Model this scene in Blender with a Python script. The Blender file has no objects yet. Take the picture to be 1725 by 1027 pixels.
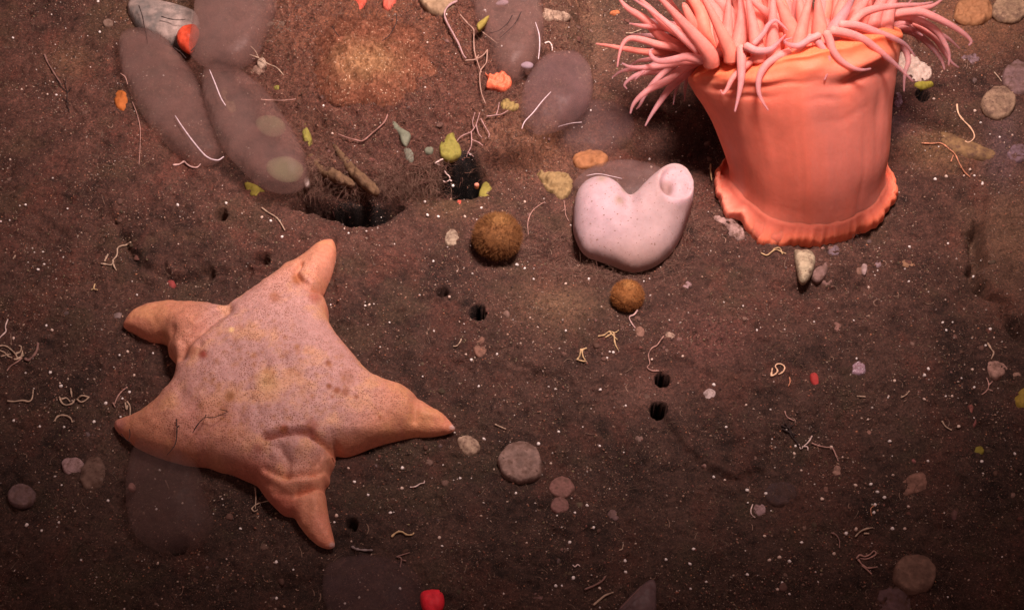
import bpy, math, random
import numpy as np
random.seed(7); rng = np.random.default_rng(11)
C = bpy.context.scene.collection
SC = bpy.context.scene
SC.unit_settings.scale_length = 0.05        # one unit is five centimetres of sea floor
R_ = math.radians
# ------------------------------------------------------------------ camera
TILT = R_(35.0); DIST = 24.0; FPX = 2400.0
st, ct = math.sin(TILT), math.cos(TILT)
cam = bpy.data.cameras.new('camera'); camo = bpy.data.objects.new('camera', cam); C.objects.link(camo)
CAM = np.array([0.0, -DIST*st, DIST*ct])
camo.location = CAM; camo.rotation_euler = (TILT, 0, 0)
cam.sensor_width = 36; cam.lens = FPX/1725*36; cam.clip_end = 800; cam.clip_start = 0.1
SC.camera = camo
RT = np.array([1.0, 0, 0]); UP = np.array([0, ct, st]); FW = np.array([0, st, -ct])
# ------------------------------------------------------------------ world and light
w = bpy.data.worlds.new('World'); SC.world = w; w.use_nodes = True
bg = w.node_tree.nodes['Background']
bg.inputs[0].default_value = (0.66, 0.39, 0.36, 1); bg.inputs[1].default_value = 0.32   # dim light scattered in the water
def lamp(name, loc, target, power, ang, blend, rad, col):
    l = bpy.data.lights.new(name, 'SPOT'); o = bpy.data.objects.new(name, l); C.objects.link(o)
    l.energy = power; l.spot_size = R_(ang); l.spot_blend = blend; l.shadow_soft_size = rad; l.color = col
    from mathutils import Vector
    o.location = loc; d = Vector(target)-Vector(loc); o.rotation_euler = d.to_track_quat('-Z', 'Y').to_euler()
lamp('dive_lamp', (3.6, 3.0, 19.4), (0.3, 8.4, 0), 40000, 86, 1.0, 2.2, (1.0, 0.81, 0.765))
SC.view_settings.view_transform = 'Standard'; SC.view_settings.look = 'None'
SC.view_settings.exposure = 0.0; SC.view_settings.gamma = 1
# ------------------------------------------------------------------ noise and mapping helpers
def _h(ix, iy, s):
    a = (ix.astype(np.int64)*374761393 + iy.astype(np.int64)*668265263 + s*974711) & 0xffffffff
    a = ((a ^ (a >> 13))*1274126177) & 0xffffffff
    a = a ^ (a >> 16)
    return (a & 0xffff)/65535.0
def vn(x, y, s=0):
    xi = np.floor(x); yi = np.floor(y); fx = x-xi; fy = y-yi
    fx = fx*fx*(3-2*fx); fy = fy*fy*(3-2*fy)
    a = _h(xi, yi, s); b = _h(xi+1, yi, s); c = _h(xi, yi+1, s); d = _h(xi+1, yi+1, s)
    return (a*(1-fx)+b*fx)*(1-fy)+(c*(1-fx)+d*fx)*fy*1.0
def fbm(x, y, s=0, o=4, g=0.5):
    t = 0; a = 1; n = 0
    for k in range(o):
        t = t + a*(vn(x*2**k+17*k, y*2**k-9*k, s+k)-0.5); n += a; a *= g; x, y = .8*x-.6*y+.13, .6*x+.8*y
    return t/n*2
def dseg(X, Y, pts):
    best = np.full(X.shape, 1e9)
    for (x0, y0), (x1, y1) in zip(pts[:-1], pts[1:]):
        dx, dy = x1-x0, y1-y0; L = dx*dx+dy*dy+1e-12
        t = np.clip(((X-x0)*dx+(Y-y0)*dy)/L, 0, 1)
        best = np.minimum(best, np.hypot(X-x0-t*dx, Y-y0-t*dy))
    return best
def inside(X, Y, poly):
    c = np.zeros(X.shape, bool); n = len(poly); j = n-1
    for i in range(n):
        xi, yi = poly[i]; xj, yj = poly[j]
        if yi != yj:
            c ^= ((yi > Y) != (yj > Y)) & (X < (xj-xi)*(Y-yi)/(yj-yi)+xi)
        j = i
    return c
def sdist(X, Y, poly):
    d = dseg(X, Y, list(poly)+[poly[0]]); return np.where(inside(X, Y, poly), d, -d)
def sstep(a, b, x):
    t = np.clip((x-a)/(b-a), 0, 1); return t*t*(3-2*t)
def P(u, v, z=0.0):
    d = FW + (u-862.5)/FPX*RT + (513.5-v)/FPX*UP
    return CAM + d*((z-CAM[2])/d[2])
def W(u, v, dep):
    return CAM + dep*(FW + (u-862.5)/FPX*RT + (513.5-v)/FPX*UP)
def Pxy(pts, z=0.0): return [tuple(P(u, v, z)[:2]) for u, v in pts]
def to_px(X, Y, Z):
    q = np.stack([X-CAM[0], Y-CAM[1], Z-CAM[2]], -1); dep = q@FW
    return 862.5+FPX*(q@RT)/dep, 513.5-FPX*(q@UP)/dep
# ------------------------------------------------------------------ terrain field
MOUND = Pxy([(330,-260),(350,60),(400,190),(450,265),(520,312),(600,330),(690,330),(750,318),(800,300),(870,285),(960,250),(980,120),(960,-260)])
CRACK = Pxy([(1648,385),(1643,430),(1641,462),(1655,478),(1678,505),(1700,540),(1735,580)])
BLOCK = Pxy([(1652,385),(1648,470),(1705,530),(1760,600),(2100,600),(2100,330),(1660,330)])
GRV = Pxy([(195,370),(215,405),(232,435),(270,455),(310,468),(345,462)])
GRV2 = Pxy([(352,455),(385,455),(412,452)])
LEDGE = Pxy([(1112,690),(1140,735),(1152,765),(1185,790),(1230,802),(1285,803)])
LEDGEP = Pxy([(1112,690),(1140,735),(1152,765),(1185,790),(1230,800),(1285,800),(1300,740),(1290,650),(1180,610)])
CREV = Pxy([(505,338),(560,352),(600,362),(640,358),(668,346)])
CREV2 = Pxy([(745,306),(770,312),(800,308)])
PLANK = Pxy([(562,395),(598,392),(600,545),(572,545)])
HOLES = [((806,529),0.14,2.4),((1553,163),0.13,2.2),((1116,638),0.12,1.2),((1109,692),0.13,2.2),((745,493),0.11,0.3),((300,918),0.16,0.3),((592,883),0.10,0.2),((440,436),0.14,0.28),((372,362),0.12,0.25)]
DIPS = [((1165,245),0.75,0.45,0.35),((945,425),0.7,0.28,0.22),((1370,480),1.1,0.22,0.22),((1480,400),0.5,0.2,0.1),((75,400),0.5,0.3,0.12),((160,390),0.2,0.6,0.15),((890,640),0.4,0.15,0.12),((860,440),0.5,0.15,0.12),((1325,740),0.25,0.5,0.12),((1660,730),0.15,0.5,0.18),((470,985),0.6,0.2,0.2),((1300,650),0.9,0.4,-0.07),((990,600),1.2,0.6,-0.08),((180,560),1.5,0.6,-0.06),((200,830),0.3,0.8,0.08),((1530,265),0.5,0.2,0.2),((1640,285),0.8,0.12,0.14),((910,140),0.3,0.25,0.25),((530,250),0.3,0.35,0.2)]
def terrain(X, Y):
    z = 0.10*fbm(X*0.35, Y*0.35, 1, 3) + 0.12*fbm(X*1.3, Y*1.6, 5, 4, 0.6) + 0.06*fbm(X*4.2, Y*5, 9, 3, 0.7)
    z += 0.036*fbm(X*14, Y*14, 21, 3, 0.8)
    wob = 0.10*fbm(X*2.2, Y*2.2, 31, 3)
    X0, Y0 = X, Y; X = X+.16*fbm(X0*2.1, Y0*2.1, 311, 4, .65); Y = Y+.16*fbm(X0*2.1, Y0*2.1, 331, 4, .65)
    gap = .55+.45*sstep(-.25, .25, fbm(X0*1.7, Y0*1.7, 341, 3, .6))
    d = sdist(X, Y, MOUND)+wob
    z += 0.50*sstep(-0.06, 0.26, d)+0.22*sstep(0.2, 1.6, d)
    z += (0.09*fbm(X*6, Y*5, 44, 4, .7))*sstep(0, .3, d)
    d = dseg(X, Y, CREV)+0.6*wob; z -= 1.0*(.35+.65*gap)*np.exp(-(d/0.105)**2)
    d = dseg(X, Y, CREV2)+0.3*wob; z -= 1.2*np.exp(-(d/0.16)**2)
    d = dseg(X, Y, CRACK)+0.5*wob; z -= 0.38*gap*np.exp(-(d/0.085)**2)
    z += 0.14*sstep(-0.03, 0.08, sdist(X, Y, BLOCK)+0.5*wob)
    d = dseg(X, Y, GRV)+0.6*wob; z -= 0.22*gap*np.exp(-(d/0.13)**2)
    d = dseg(X, Y, GRV2)+0.5*wob; z -= 0.2*gap*np.exp(-(d/0.09)**2)
    z += 0.09*sstep(-.05, 0.09, sdist(X, Y, LEDGEP)+0.25*wob)*sstep(1.6, 0.2, sdist(X, Y, LEDGEP))
    d = dseg(X, Y, LEDGE)+0.4*wob; z -= 0.04*np.exp(-((d+.02)/0.05)**2)
    z += 0.06*sstep(-.01, .03, sdist(X, Y, PLANK)+.12*wob)
    X, Y = X0, Y0
    for (u, v), sx, sy, dep in DIPS:
        p = P(u, v); z -= dep*np.exp(-((X-p[0])/sx)**2-((Y-p[1])/sy)**2)
    for (u, v), r, dep in HOLES:
        p = P(u, v); dd = np.hypot(X-p[0], (Y-p[1])*0.95)*(1+1.2*wob)
        z -= dep*(1-sstep(r*0.72, r*1.05, dd)); z += 0.03*np.exp(-((dd-r*1.35)/0.06)**2)
    return z
DX = 0.027
gx = np.arange(-10.4, 10.4, DX); gy = np.arange(-6.9, 8.6, DX)
GZ = terrain(*np.meshgrid(gx, gy))
def gh(x, y):
    x = np.clip((np.asarray(x, float)-gx[0])/DX, 0, len(gx)-1.001); y = np.clip((np.asarray(y, float)-gy[0])/DX, 0, len(gy)-1.001)
    i = x.astype(int); j = y.astype(int); fx = x-i; fy = y-j
    return (GZ[j, i]*(1-fx)+GZ[j, i+1]*fx)*(1-fy)+(GZ[j+1, i]*(1-fx)+GZ[j+1, i+1]*fx)*fy
def G(u, v, dz=0.0):
    z = 0.1
    for _ in range(8):
        p = P(u, v, z+dz); z = 0.5*z+0.5*float(gh(p[0], p[1]))
    return P(u, v, z+dz)
# ------------------------------------------------------------------ material helpers
def nodes(name):
    m = bpy.data.materials.new(name); m.use_nodes = True; nt = m.node_tree
    return m, nt, nt.nodes['Principled BSDF'], nt.nodes['Material Output']
def N(nt, t, **k):
    n = nt.nodes.new(t)
    for a, b in k.items(): setattr(n, a, b)
    return n
def mixc(nt, a, b, f, mode='MIX'):
    n = N(nt, 'ShaderNodeMix', data_type='RGBA', blend_type=mode)
    for s, v in ((0, f), (6, a), (7, b)):
        if hasattr(v, 'is_linked') or hasattr(v, 'links'): nt.links.new(v, n.inputs[s])
        else: n.inputs[s].default_value = v if s == 0 else (*v, 1)
    return n.outputs[2]
def noise(nt, scale, detail=4, rough=.6, vec=None, out=0):
    n = N(nt, 'ShaderNodeTexNoise'); n.inputs['Scale'].default_value = scale
    n.inputs['Detail'].default_value = detail; n.inputs['Roughness'].default_value = rough
    nt.links.new(vec if vec is not None else N(nt, 'ShaderNodeTexCoord').outputs['Object'], n.inputs['Vector'])
    return n.outputs[out]
def ramp(nt, val, stops):
    r = N(nt, 'ShaderNodeValToRGB'); e = r.color_ramp.elements
    while len(e) < len(stops): e.new(0.5)
    for q, (p, c) in zip(e, stops): q.position = p; q.color = (*c, 1) if len(c) == 3 else c
    nt.links.new(val, r.inputs[0]); return r.outputs[0]
def bump(nt, bs, h, strength, dist=0.02, prev=None):
    b = N(nt, 'ShaderNodeBump'); b.inputs['Strength'].default_value = strength; b.inputs['Distance'].default_value = dist
    nt.links.new(h, b.inputs['Height'])
    if prev is not None: nt.links.new(prev, b.inputs['Normal'])
    nt.links.new(b.outputs[0], bs.inputs['Normal']); return b.outputs[0]
_mc = {}
def mat(key, col=(.2, .1, .08), rough=.75, var=.35, ns=9.0, bs=.35, bd=.02, bscale=22.0, alpha=1.0, sss=0.0, attr=False, spec=.3, speck=None, coat=0.0, dust=0.0):
    if key in _mc: return _mc[key]
    m, nt, p, out = nodes(key)
    base = col
    if attr:
        a = N(nt, 'ShaderNodeAttribute', attribute_name='Col'); base = a.outputs['Color']
    n1 = noise(nt, ns, 5, .65)
    c = mixc(nt, base, ramp(nt, n1, [(.3, (1-var,)*3), (.7, (1+var*.6,)*3)]), 1.0, 'MULTIPLY')
    if speck:
        n2 = noise(nt, speck[0], 2, .5); f = ramp(nt, n2, [(speck[1], (0, 0, 0)), (speck[1]+.06, (1, 1, 1))])
        c = mixc(nt, c, speck[2], f)
    if dust:
        f = ramp(nt, noise(nt, 5.5, 6, .72), [(.44, (0, 0, 0)), (.62, (dust,)*3)]); c = mixc(nt, c, (.105, .055, .040), f)
    nt.links.new(c, p.inputs['Base Color']); p.inputs['Roughness'].default_value = rough
    p.inputs['Specular IOR Level'].default_value = spec
    if sss:
        p.inputs['Subsurface Weight'].default_value = sss; p.inputs['Subsurface Radius'].default_value = (.5, .2, .15)
        p.inputs['Subsurface Scale'].default_value = .35
    if coat: p.inputs['Coat Weight'].default_value = coat; p.inputs['Coat Roughness'].default_value = .25
    if bs: bump(nt, p, noise(nt, bscale, 5, .7), bs, bd)
    if alpha < 1:
        tr = N(nt, 'ShaderNodeBsdfTransparent'); mx = N(nt, 'ShaderNodeMixShader')
        f = ramp(nt, noise(nt, 1.6, 3, .5), [(.3, (alpha*.85,)*3), (.7, (min(1, alpha*1.12),)*3)])
        nt.links.new(f, mx.inputs[0]); nt.links.new(tr.outputs[0], mx.inputs[1]); nt.links.new(p.outputs[0], mx.inputs[2])
        nt.links.new(mx.outputs[0], out.inputs['Surface'])
    _mc[key] = m; return m
# ------------------------------------------------------------------ mesh helpers
def raw_mesh(name, V, F, cols=None, smooth=True):
    me = bpy.data.meshes.new(name); V = np.asarray(V, np.float32); 
    if isinstance(F, np.ndarray):
        k = F.shape[1]; me.vertices.add(len(V)); me.vertices.foreach_set('co', V.ravel())
        me.loops.add(F.size); me.loops.foreach_set('vertex_index', F.astype(np.int32).ravel())
        me.polygons.add(len(F)); me.polygons.foreach_set('loop_start', np.arange(0, F.size, k, dtype=np.int32))
        me.update(calc_edges=True)
    else:
        me.from_pydata([tuple(map(float, q)) for q in V], [], [tuple(map(int, f)) for f in F])
    if smooth: me.polygons.foreach_set('use_smooth', np.ones(len(me.polygons), bool))
    if cols is not None:
        a = me.color_attributes.new('Col', 'FLOAT_COLOR', 'POINT')
        c = np.ones((len(V), 4), np.float32); c[:, :3] = cols; a.data.foreach_set('color', c.ravel())
    me.update(); return me
def tag(o, label=None, cat=None, group=None, kind=None):
    if label: o['label'] = label
    if cat: o['category'] = cat
    if group: o['group'] = group
    if kind: o['kind'] = kind
    return o
def obj(name, V, F, m, parent=None, cols=None, smooth=True, origin=None):
    V = np.asarray(V, float)
    if parent is not None: org = np.array(parent['_o'])if '_o' in parent else np.array(parent.location)
    else: org = np.array(origin) if origin is not None else np.array([V[:, 0].mean(), V[:, 1].mean(), V[:, 2].min()])
    me = raw_mesh(name, V-org, F, cols, smooth); me.materials.append(m)
    o = bpy.data.objects.new(name, me); C.objects.link(o)
    if parent is not None: 
        o.parent = parent
        g = np.array(parent.location) if parent.parent is None else None
        if parent.parent is None and parent.type == 'MESH': pass
    else: o.location = org
    return o
def empty(name, loc):
    o = bpy.data.objects.new(name, None); C.objects.link(o); o.location = loc; o.empty_display_size = .2; return o
def spline(pts, n):
    p = np.asarray(pts, float)
    if len(p) == 2: t = np.linspace(0, 1, n)[:, None]; return p[0]*(1-t)+p[1]*t
    q = np.vstack([2*p[0]-p[1], p, 2*p[-1]-p[-2]]); L = len(p)-1; out = []
    for s in np.linspace(0, L-1e-6, n):
        i = int(s); t = s-i; a, b, c, d = q[i:i+4]
        out.append(.5*((2*b)+(-a+c)*t+(2*a-5*b+4*c-d)*t*t+(-a+3*b-3*c+d)*t**3))
    return np.array(out)
def tube(pts, rad, sides=8):
    pts = np.asarray(pts, float); n = len(pts); rad = np.broadcast_to(rad, (n,))
    T = np.gradient(pts, axis=0); T /= np.linalg.norm(T, axis=1)[:, None]+1e-9
    a = np.array([0, 0, 1.0]) if abs(T[0][2]) < .9 else np.array([1.0, 0, 0])
    V = []; ang = np.linspace(0, 2*np.pi, sides, endpoint=False)
    nrm = a-T[0]*(a@T[0]); nrm /= np.linalg.norm(nrm)
    for i in range(n):
        nrm = nrm-T[i]*(nrm@T[i]); nrm /= np.linalg.norm(nrm)+1e-9; b = np.cross(T[i], nrm)
        V.append(pts[i]+rad[i]*(np.cos(ang)[:, None]*nrm+np.sin(ang)[:, None]*b))
    V = np.vstack(V+[pts[:1]-T[:1]*rad[0]*.7, pts[-1:]+T[-1:]*rad[-1]*.7]); F = []
    for i in range(n-1):
        for k in range(sides):
            k2 = (k+1) % sides; F.append((i*sides+k, i*sides+k2, (i+1)*sides+k2, (i+1)*sides+k))
    for k in range(sides):
        k2 = (k+1) % sides
        F.append((n*sides, k2, k)); F.append((n*sides+1, (n-1)*sides+k, (n-1)*sides+k2))
    return V, F
def join(parts):
    V = []; F = []; o = 0
    for v, f in parts:
        V.append(v); F += [tuple(i+o for i in q) for q in f]; o += len(v)
    return np.vstack(V), F
# inflated outlines: a closed outline (world x, y) becomes a plump body
def inflate(poly, step, cap, kz=1.0):
    poly = np.asarray(poly, float); mn = poly.min(0)-2*step; mx = poly.max(0)+2*step
    xs = np.arange(mn[0], mx[0], step); ys = np.arange(mn[1], mx[1], step); X, Y = np.meshgrid(xs, ys)
    ins = inside(X, Y, poly)
    def solve(stp, u0, it):
        xs2 = np.arange(mn[0], mx[0], stp); ys2 = np.arange(mn[1], mx[1], stp); A, B = np.meshgrid(xs2, ys2)
        m = inside(A, B, poly); 
        if u0 is None: u = np.zeros(A.shape)
        else:
            s0, uu = u0; fx = np.clip((xs2-mn[0])/s0, 0, uu.shape[1]-1.001); fy = np.clip((ys2-mn[1])/s0, 0, uu.shape[0]-1.001)
            i = fx.astype(int); j = fy.astype(int); fx = (fx-i)[None, :]; fy = (fy-j)[:, None]
            u = (uu[j][:, i]*(1-fx)+uu[j][:, i+1]*fx)*(1-fy)+(uu[j+1][:, i]*(1-fx)+uu[j+1][:, i+1]*fx)*fy
        u = np.where(m, u, 0)
        for _ in range(it):
            q = np.zeros_like(u); q[1:-1, 1:-1] = .25*(u[:-2, 1:-1]+u[2:, 1:-1]+u[1:-1, :-2]+u[1:-1, 2:]+2*stp*stp); u = np.where(m, q, 0)
        return stp, u
    u = solve(step*4, None, 500); u = solve(step*2, u, 300); _, U = solve(step, u, 150)
    cc = inside(X[:-1, :-1]+step/2, Y[:-1, :-1]+step/2, poly)
    used = np.zeros(X.shape, int)
    for a in (0, 1):
        for b in (0, 1): used[a:a+cc.shape[0], b:b+cc.shape[1]] += cc
    edge = (used > 0) & (used < 4)
    idx = -np.ones(X.shape, int); idx[used > 0] = np.arange((used > 0).sum())
    x = X[used > 0].copy(); y = Y[used > 0].copy(); z = kz*np.sqrt(np.maximum(U[used > 0], 0)); z = cap*np.tanh(z/cap)
    e = edge[used > 0]
    pl = np.vstack([poly, poly[:1]]); ex = x[e]; ey = y[e]; bd = np.full(ex.shape, 1e9); bx = ex.copy(); by = ey.copy()
    for (x0, y0), (x1, y1) in zip(pl[:-1], pl[1:]):
        dx, dy = x1-x0, y1-y0; t = np.clip(((ex-x0)*dx+(ey-y0)*dy)/(dx*dx+dy*dy+1e-12), 0, 1)
        qx = x0+t*dx; qy = y0+t*dy; dd = np.hypot(ex-qx, ey-qy); k = dd < bd
        bd[k] = dd[k]; bx[k] = qx[k]; by[k] = qy[k]
    x[e] = bx; y[e] = by; z[e] = 0
    J, I = np.nonzero(cc); F = np.stack([idx[J, I], idx[J, I+1], idx[J+1, I+1], idx[J+1, I]], 1)
    # skirt: a wall down to a slightly drawn-in underside so the body is closed at its foot
    return x, y, z, F, e
def close_under(V, F, e, dz=.10, shrink=.96):
    """add an underside: a copy of the sheet, flattened below the rim"""
    V = np.asarray(V); B = V.copy(); c = V[:, :2].mean(0)
    zmin = V[e, 2].mean() if e.any() else V[:, 2].min()
    B[:, :2] = c+(B[:, :2]-c)*shrink; B[:, 2] = np.where(e, V[:, 2]-dz, zmin-dz)
    n = len(V); from collections import Counter
    E = np.concatenate([F[:, [0, 1]], F[:, [1, 2]], F[:, [2, 3]], F[:, [3, 0]]])
    key = np.sort(E, 1); _, ix, cnt = np.unique(key, axis=0, return_index=True, return_counts=True)
    b = E[ix[cnt == 1]]
    side = np.stack([b[:, 1], b[:, 0], b[:, 0]+n, b[:, 1]+n], 1)
    return np.vstack([V, B]), np.vstack([F, F[:, ::-1]+n, side])
def smooth_poly(pts, n=None):
    p = list(pts); n = n or len(p)*5; m = len(p)
    q = p[-3:]+p+p[:3]; s = spline(q, (m+5)*6+1); return s[18:18+m*6]
def ell(u, v, ru, rv, rot=0, n=14, jit=.07, seed=0):
    r = random.Random(seed+int(u*7+v)); a0 = R_(rot); out = []
    for k in range(n):
        t = 2*math.pi*k/n; j = 1+r.uniform(-jit, jit); x = ru*j*math.cos(t); y = rv*j*math.sin(t)
        out.append((u+x*math.cos(a0)-y*math.sin(a0), v+x*math.sin(a0)+y*math.cos(a0)))
    return out
def body(name, outline, m, cap=.4, kz=1.0, lift=0.0, step=None, parent=None, ns=4, na=.04, z0=None, fn=None, cols=None, seed=1, smoothed=True):
    """a plump closed body over an outline given where it stands on the ground"""
    px = smooth_poly(outline) if smoothed else np.array(outline)
    cu, cv = px.mean(0)
    zb = G(cu, cv)[2]+lift if z0 is None else z0
    wp = np.array([P(u, v, zb)[:2] for u, v in px])
    size = max(np.ptp(wp[:, 0]), np.ptp(wp[:, 1])); step = step or max(.014, size/38)
    x, y, z, F, e = inflate(wp, step, cap, kz)
    z = z*(1+na*4*fbm(x*ns, y*ns, seed, 3))+na*.4*fbm(x*ns*2.5, y*ns*2.5, seed+3, 2)*(z > 0)
    if fn: x, y, z = fn(x, y, z)
    cc = None
    if cols is not None: cc = cols(x, y, z)
    V, F = close_under(np.stack([x, y, zb+z], 1), F, e, dz=.08)
    if cc is not None: cc = np.vstack([cc, cc])
    return obj(name, V, F, m, parent, cols=cc)
def hairs(base, nrm, length, rad, curl=.4, seg=3):
    """thin three-sided threads from base points along directions, as arrays"""
    n = len(base); t = np.linspace(0, 1, seg+1); side = rng.normal(size=(n, 3)); side -= nrm*(side*nrm).sum(1)[:, None]
    side /= np.linalg.norm(side, axis=1)[:, None]+1e-9; b = np.cross(nrm, side); V = np.zeros((n, seg+1, 3, 3))
    for i, s in enumerate(t):
        c = base+nrm*(length*s)[:, None]+side*(length*curl*s*s)[:, None]; r = rad*(1-.7*s)
        for k in range(3):
            a = 2*np.pi*k/3; V[:, i, k] = c+(r[:, None])*(math.cos(a)*side+math.sin(a)*b)
    F = []
    for i in range(seg):
        for k in range(3):
            k2 = (k+1) % 3; F.append((i*3+k, i*3+k2, (i+1)*3+k2, (i+1)*3+k))
    F = np.array(F)[None]+(np.arange(n)*(seg+1)*3)[:, None, None]
    return V.reshape(-1, 3), F.reshape(-1, 4), (seg+1)*3
# ================================================================== SEA FLOOR
def widen(a, far):
    g = [a[-1]]; s = DX
    while g[-1] < far: s *= 1.35; g.append(g[-1]+s)
    h = [a[0]]; s = DX
    while h[-1] > -far: s *= 1.35; h.append(h[-1]-s)
    return np.concatenate([h[:0:-1], a, g[1:]]), len(h)-1
ax, ox = widen(gx, 160); ay, oy = widen(gy, 160)
XX, YY = np.meshgrid(ax, ay); ZZ = terrain(XX, YY)
ZZ[oy:oy+len(gy), ox:ox+len(gx)] = GZ
def patchcol(X, Y):
    base = np.stack([.070+0*X, .0355+0*X, .0265+0*X], -1)
    a = fbm(X*.8, Y*.9, 61, 4, .6)[..., None]; b = fbm(X*2.6, Y*2.6, 71, 4, .65)[..., None]; c = fbm(X*9, Y*9, 81, 3, .7)[..., None]
    col = base*(1+.55*a+.60*b+.55*c)
    ol = sstep(.12, .5, fbm(X*1.1, Y*1.4, 91, 4, .6))[..., None]; col = col*(1-ol*.6)+np.array([.058, .038, .023])*ol*.75
    rd = sstep(.1, .5, fbm(X*1.7, Y*1.3, 101, 4, .6))[..., None]; col = col*(1-rd*.6)+np.array([.120, .046, .033])*rd*.55
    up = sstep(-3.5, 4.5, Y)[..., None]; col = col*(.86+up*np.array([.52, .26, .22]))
    U, Vv = to_px(X, Y, 0*X)
    def blob(u, v, su, sv, colr, k):
        nonlocal col
        wgt = (k*np.exp(-((U-u)/su)**2-((Vv-v)/sv)**2)*(1+.5*b[..., 0]))[..., None]; wgt = np.clip(wgt, 0, 1)
        col = col*(1-wgt)+np.array(colr)*wgt
    m = sstep(-.1, .5, sdist(X, Y, MOUND))[..., None]
    col = col*(1-m*.5)+np.array([.115, .044, .032])*(1+.5*c)*m*.5
    blob(625, 105, 150, 95, (.22, .078, .040), .95); blob(505, 60, 60, 60, (.26, .10, .06), .5)
    blob(1440, 20, 90, 60, (.28, .14, .08), .3); blob(1640, 30, 90, 60, (.30, .14, .07), .6)
    blob(900, 250, 90, 45, (.26, .115, .06), .6); blob(760, 330, 60, 30, (.20, .12, .05), .4); blob(940, 515, 70, 40, (.26, .15, .085), .5)
    blob(1590, 250, 60, 30, (.24, .125, .06), .6); blob(1700, 400, 70, 100, (.20, .105, .062), .6); blob(980, 40, 60, 80, (.24, .14, .08), .5)
    blob(120, 100, 40, 30, (.26, .13, .07), .5); blob(1200, 570, 70, 50, (.24, .085, .07), .4); blob(1090, 660, 90, 40, (.23, .11, .085), .4)
    blob(280, 20, 80, 20, (.24, .15, .07), .5); blob(1690, 250, 30, 60, (.20, .12, .13), .5); blob(1500, 190, 30, 30, (.16, .10, .12), .6)
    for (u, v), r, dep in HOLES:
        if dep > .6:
            q = P(u, v); dd = np.hypot(X-q[0], (Y-q[1])*.95); wgt = (1-sstep(r*1.0, r*1.16, dd))[..., None]; col = col*(1-wgt)+np.array([.006, .004, .004])*wgt  # shade inside the deep burrows painted into the floor colour, near black
    blob(778, 306, 30, 22, (.008, .006, .006), 2.2); blob(605, 352, 60, 16, (.015, .010, .009), 2.0); blob(1168, 240, 60, 40, (.05, .026, .02), .8)  # painted shade: black hollow, crevice, and the anemone's shadow on its left
    return np.clip(col, .003, .7)
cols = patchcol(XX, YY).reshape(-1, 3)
nx, ny = len(ax), len(ay); ii = np.arange(nx*ny).reshape(ny, nx)
Fg = np.stack([ii[:-1, :-1], ii[:-1, 1:], ii[1:, 1:], ii[1:, :-1]], -1).reshape(-1, 4)
gm, nt, p, out = nodes('silt')
at = N(nt, 'ShaderNodeAttribute', attribute_name='Col').outputs['Color']
f1 = ramp(nt, noise(nt, 26, 6, .75), [(.30, (.35, .32, .32)), (.5, (.92, .92, .92)), (.70, (2.1, 1.9, 1.75))])
c = mixc(nt, at, f1, 1.0, 'MULTIPLY')
n2 = noise(nt, 75, 3, .6); c = mixc(nt, c, (.38, .20, .15), ramp(nt, n2, [(.60, (0, 0, 0)), (.72, (.75, .75, .75))]))
n3 = noise(nt, 48, 2, .6); c = mixc(nt, c, (.035, .02, .018), ramp(nt, n3, [(.62, (0, 0, 0)), (.72, (.7, .7, .7))]))
nt.links.new(c, p.inputs['Base Color']); p.inputs['Roughness'].default_value = .82; p.inputs['Specular IOR Level'].default_value = .25
b1 = bump(nt, p, noise(nt, 22, 8, .75), .8, .05); bump(nt, p, noise(nt, 70, 4, .7), .7, .02, b1)
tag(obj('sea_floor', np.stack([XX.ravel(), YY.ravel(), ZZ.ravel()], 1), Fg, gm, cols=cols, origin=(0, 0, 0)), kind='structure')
# ================================================================== SEA ANEMONE
A0 = G(1357, 300); an = empty('sea_anemone', A0)
tag(an, 'large orange sea anemone with a thick smooth column and a crown of pink tentacles', 'sea anemone')
RINGS = [(305,1357,124,54,0),(286,1357,129,50,0),(262,1356,135,43,0),(235,1354,142,36,1),(200,1348,149,29,2),(168,1341,157,24,4),(140,1336,167,19,6),(118,1334,173,16,8),(100,1335,175,14,10),(84,1336,171,13,12),(74,1337,160,12,12),(72,1338,146,12,12),(80,1338,120,12,12),(86,1338,80,12,12),(88,1338,30,12,12),(88,1338,2,12,12)]
rr = spline(RINGS, 110); dep = np.linalg.norm((A0-CAM)@FW)-.1; deps = []
for i in range(len(rr)):
    if i:
        dv = (rr[i-1][0]-rr[i][0])/FPX*dep
        dep -= max(dv, -.02)*math.tan(R_(rr[i][3]))*.55
    deps.append(dep)
NA = 200; th = np.linspace(0, 2*np.pi, NA, endpoint=False); V = []; colr = []
def g2(a, b, sa, sb): return math.exp(-(a/sa)**2-(b/sb)**2)
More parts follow.
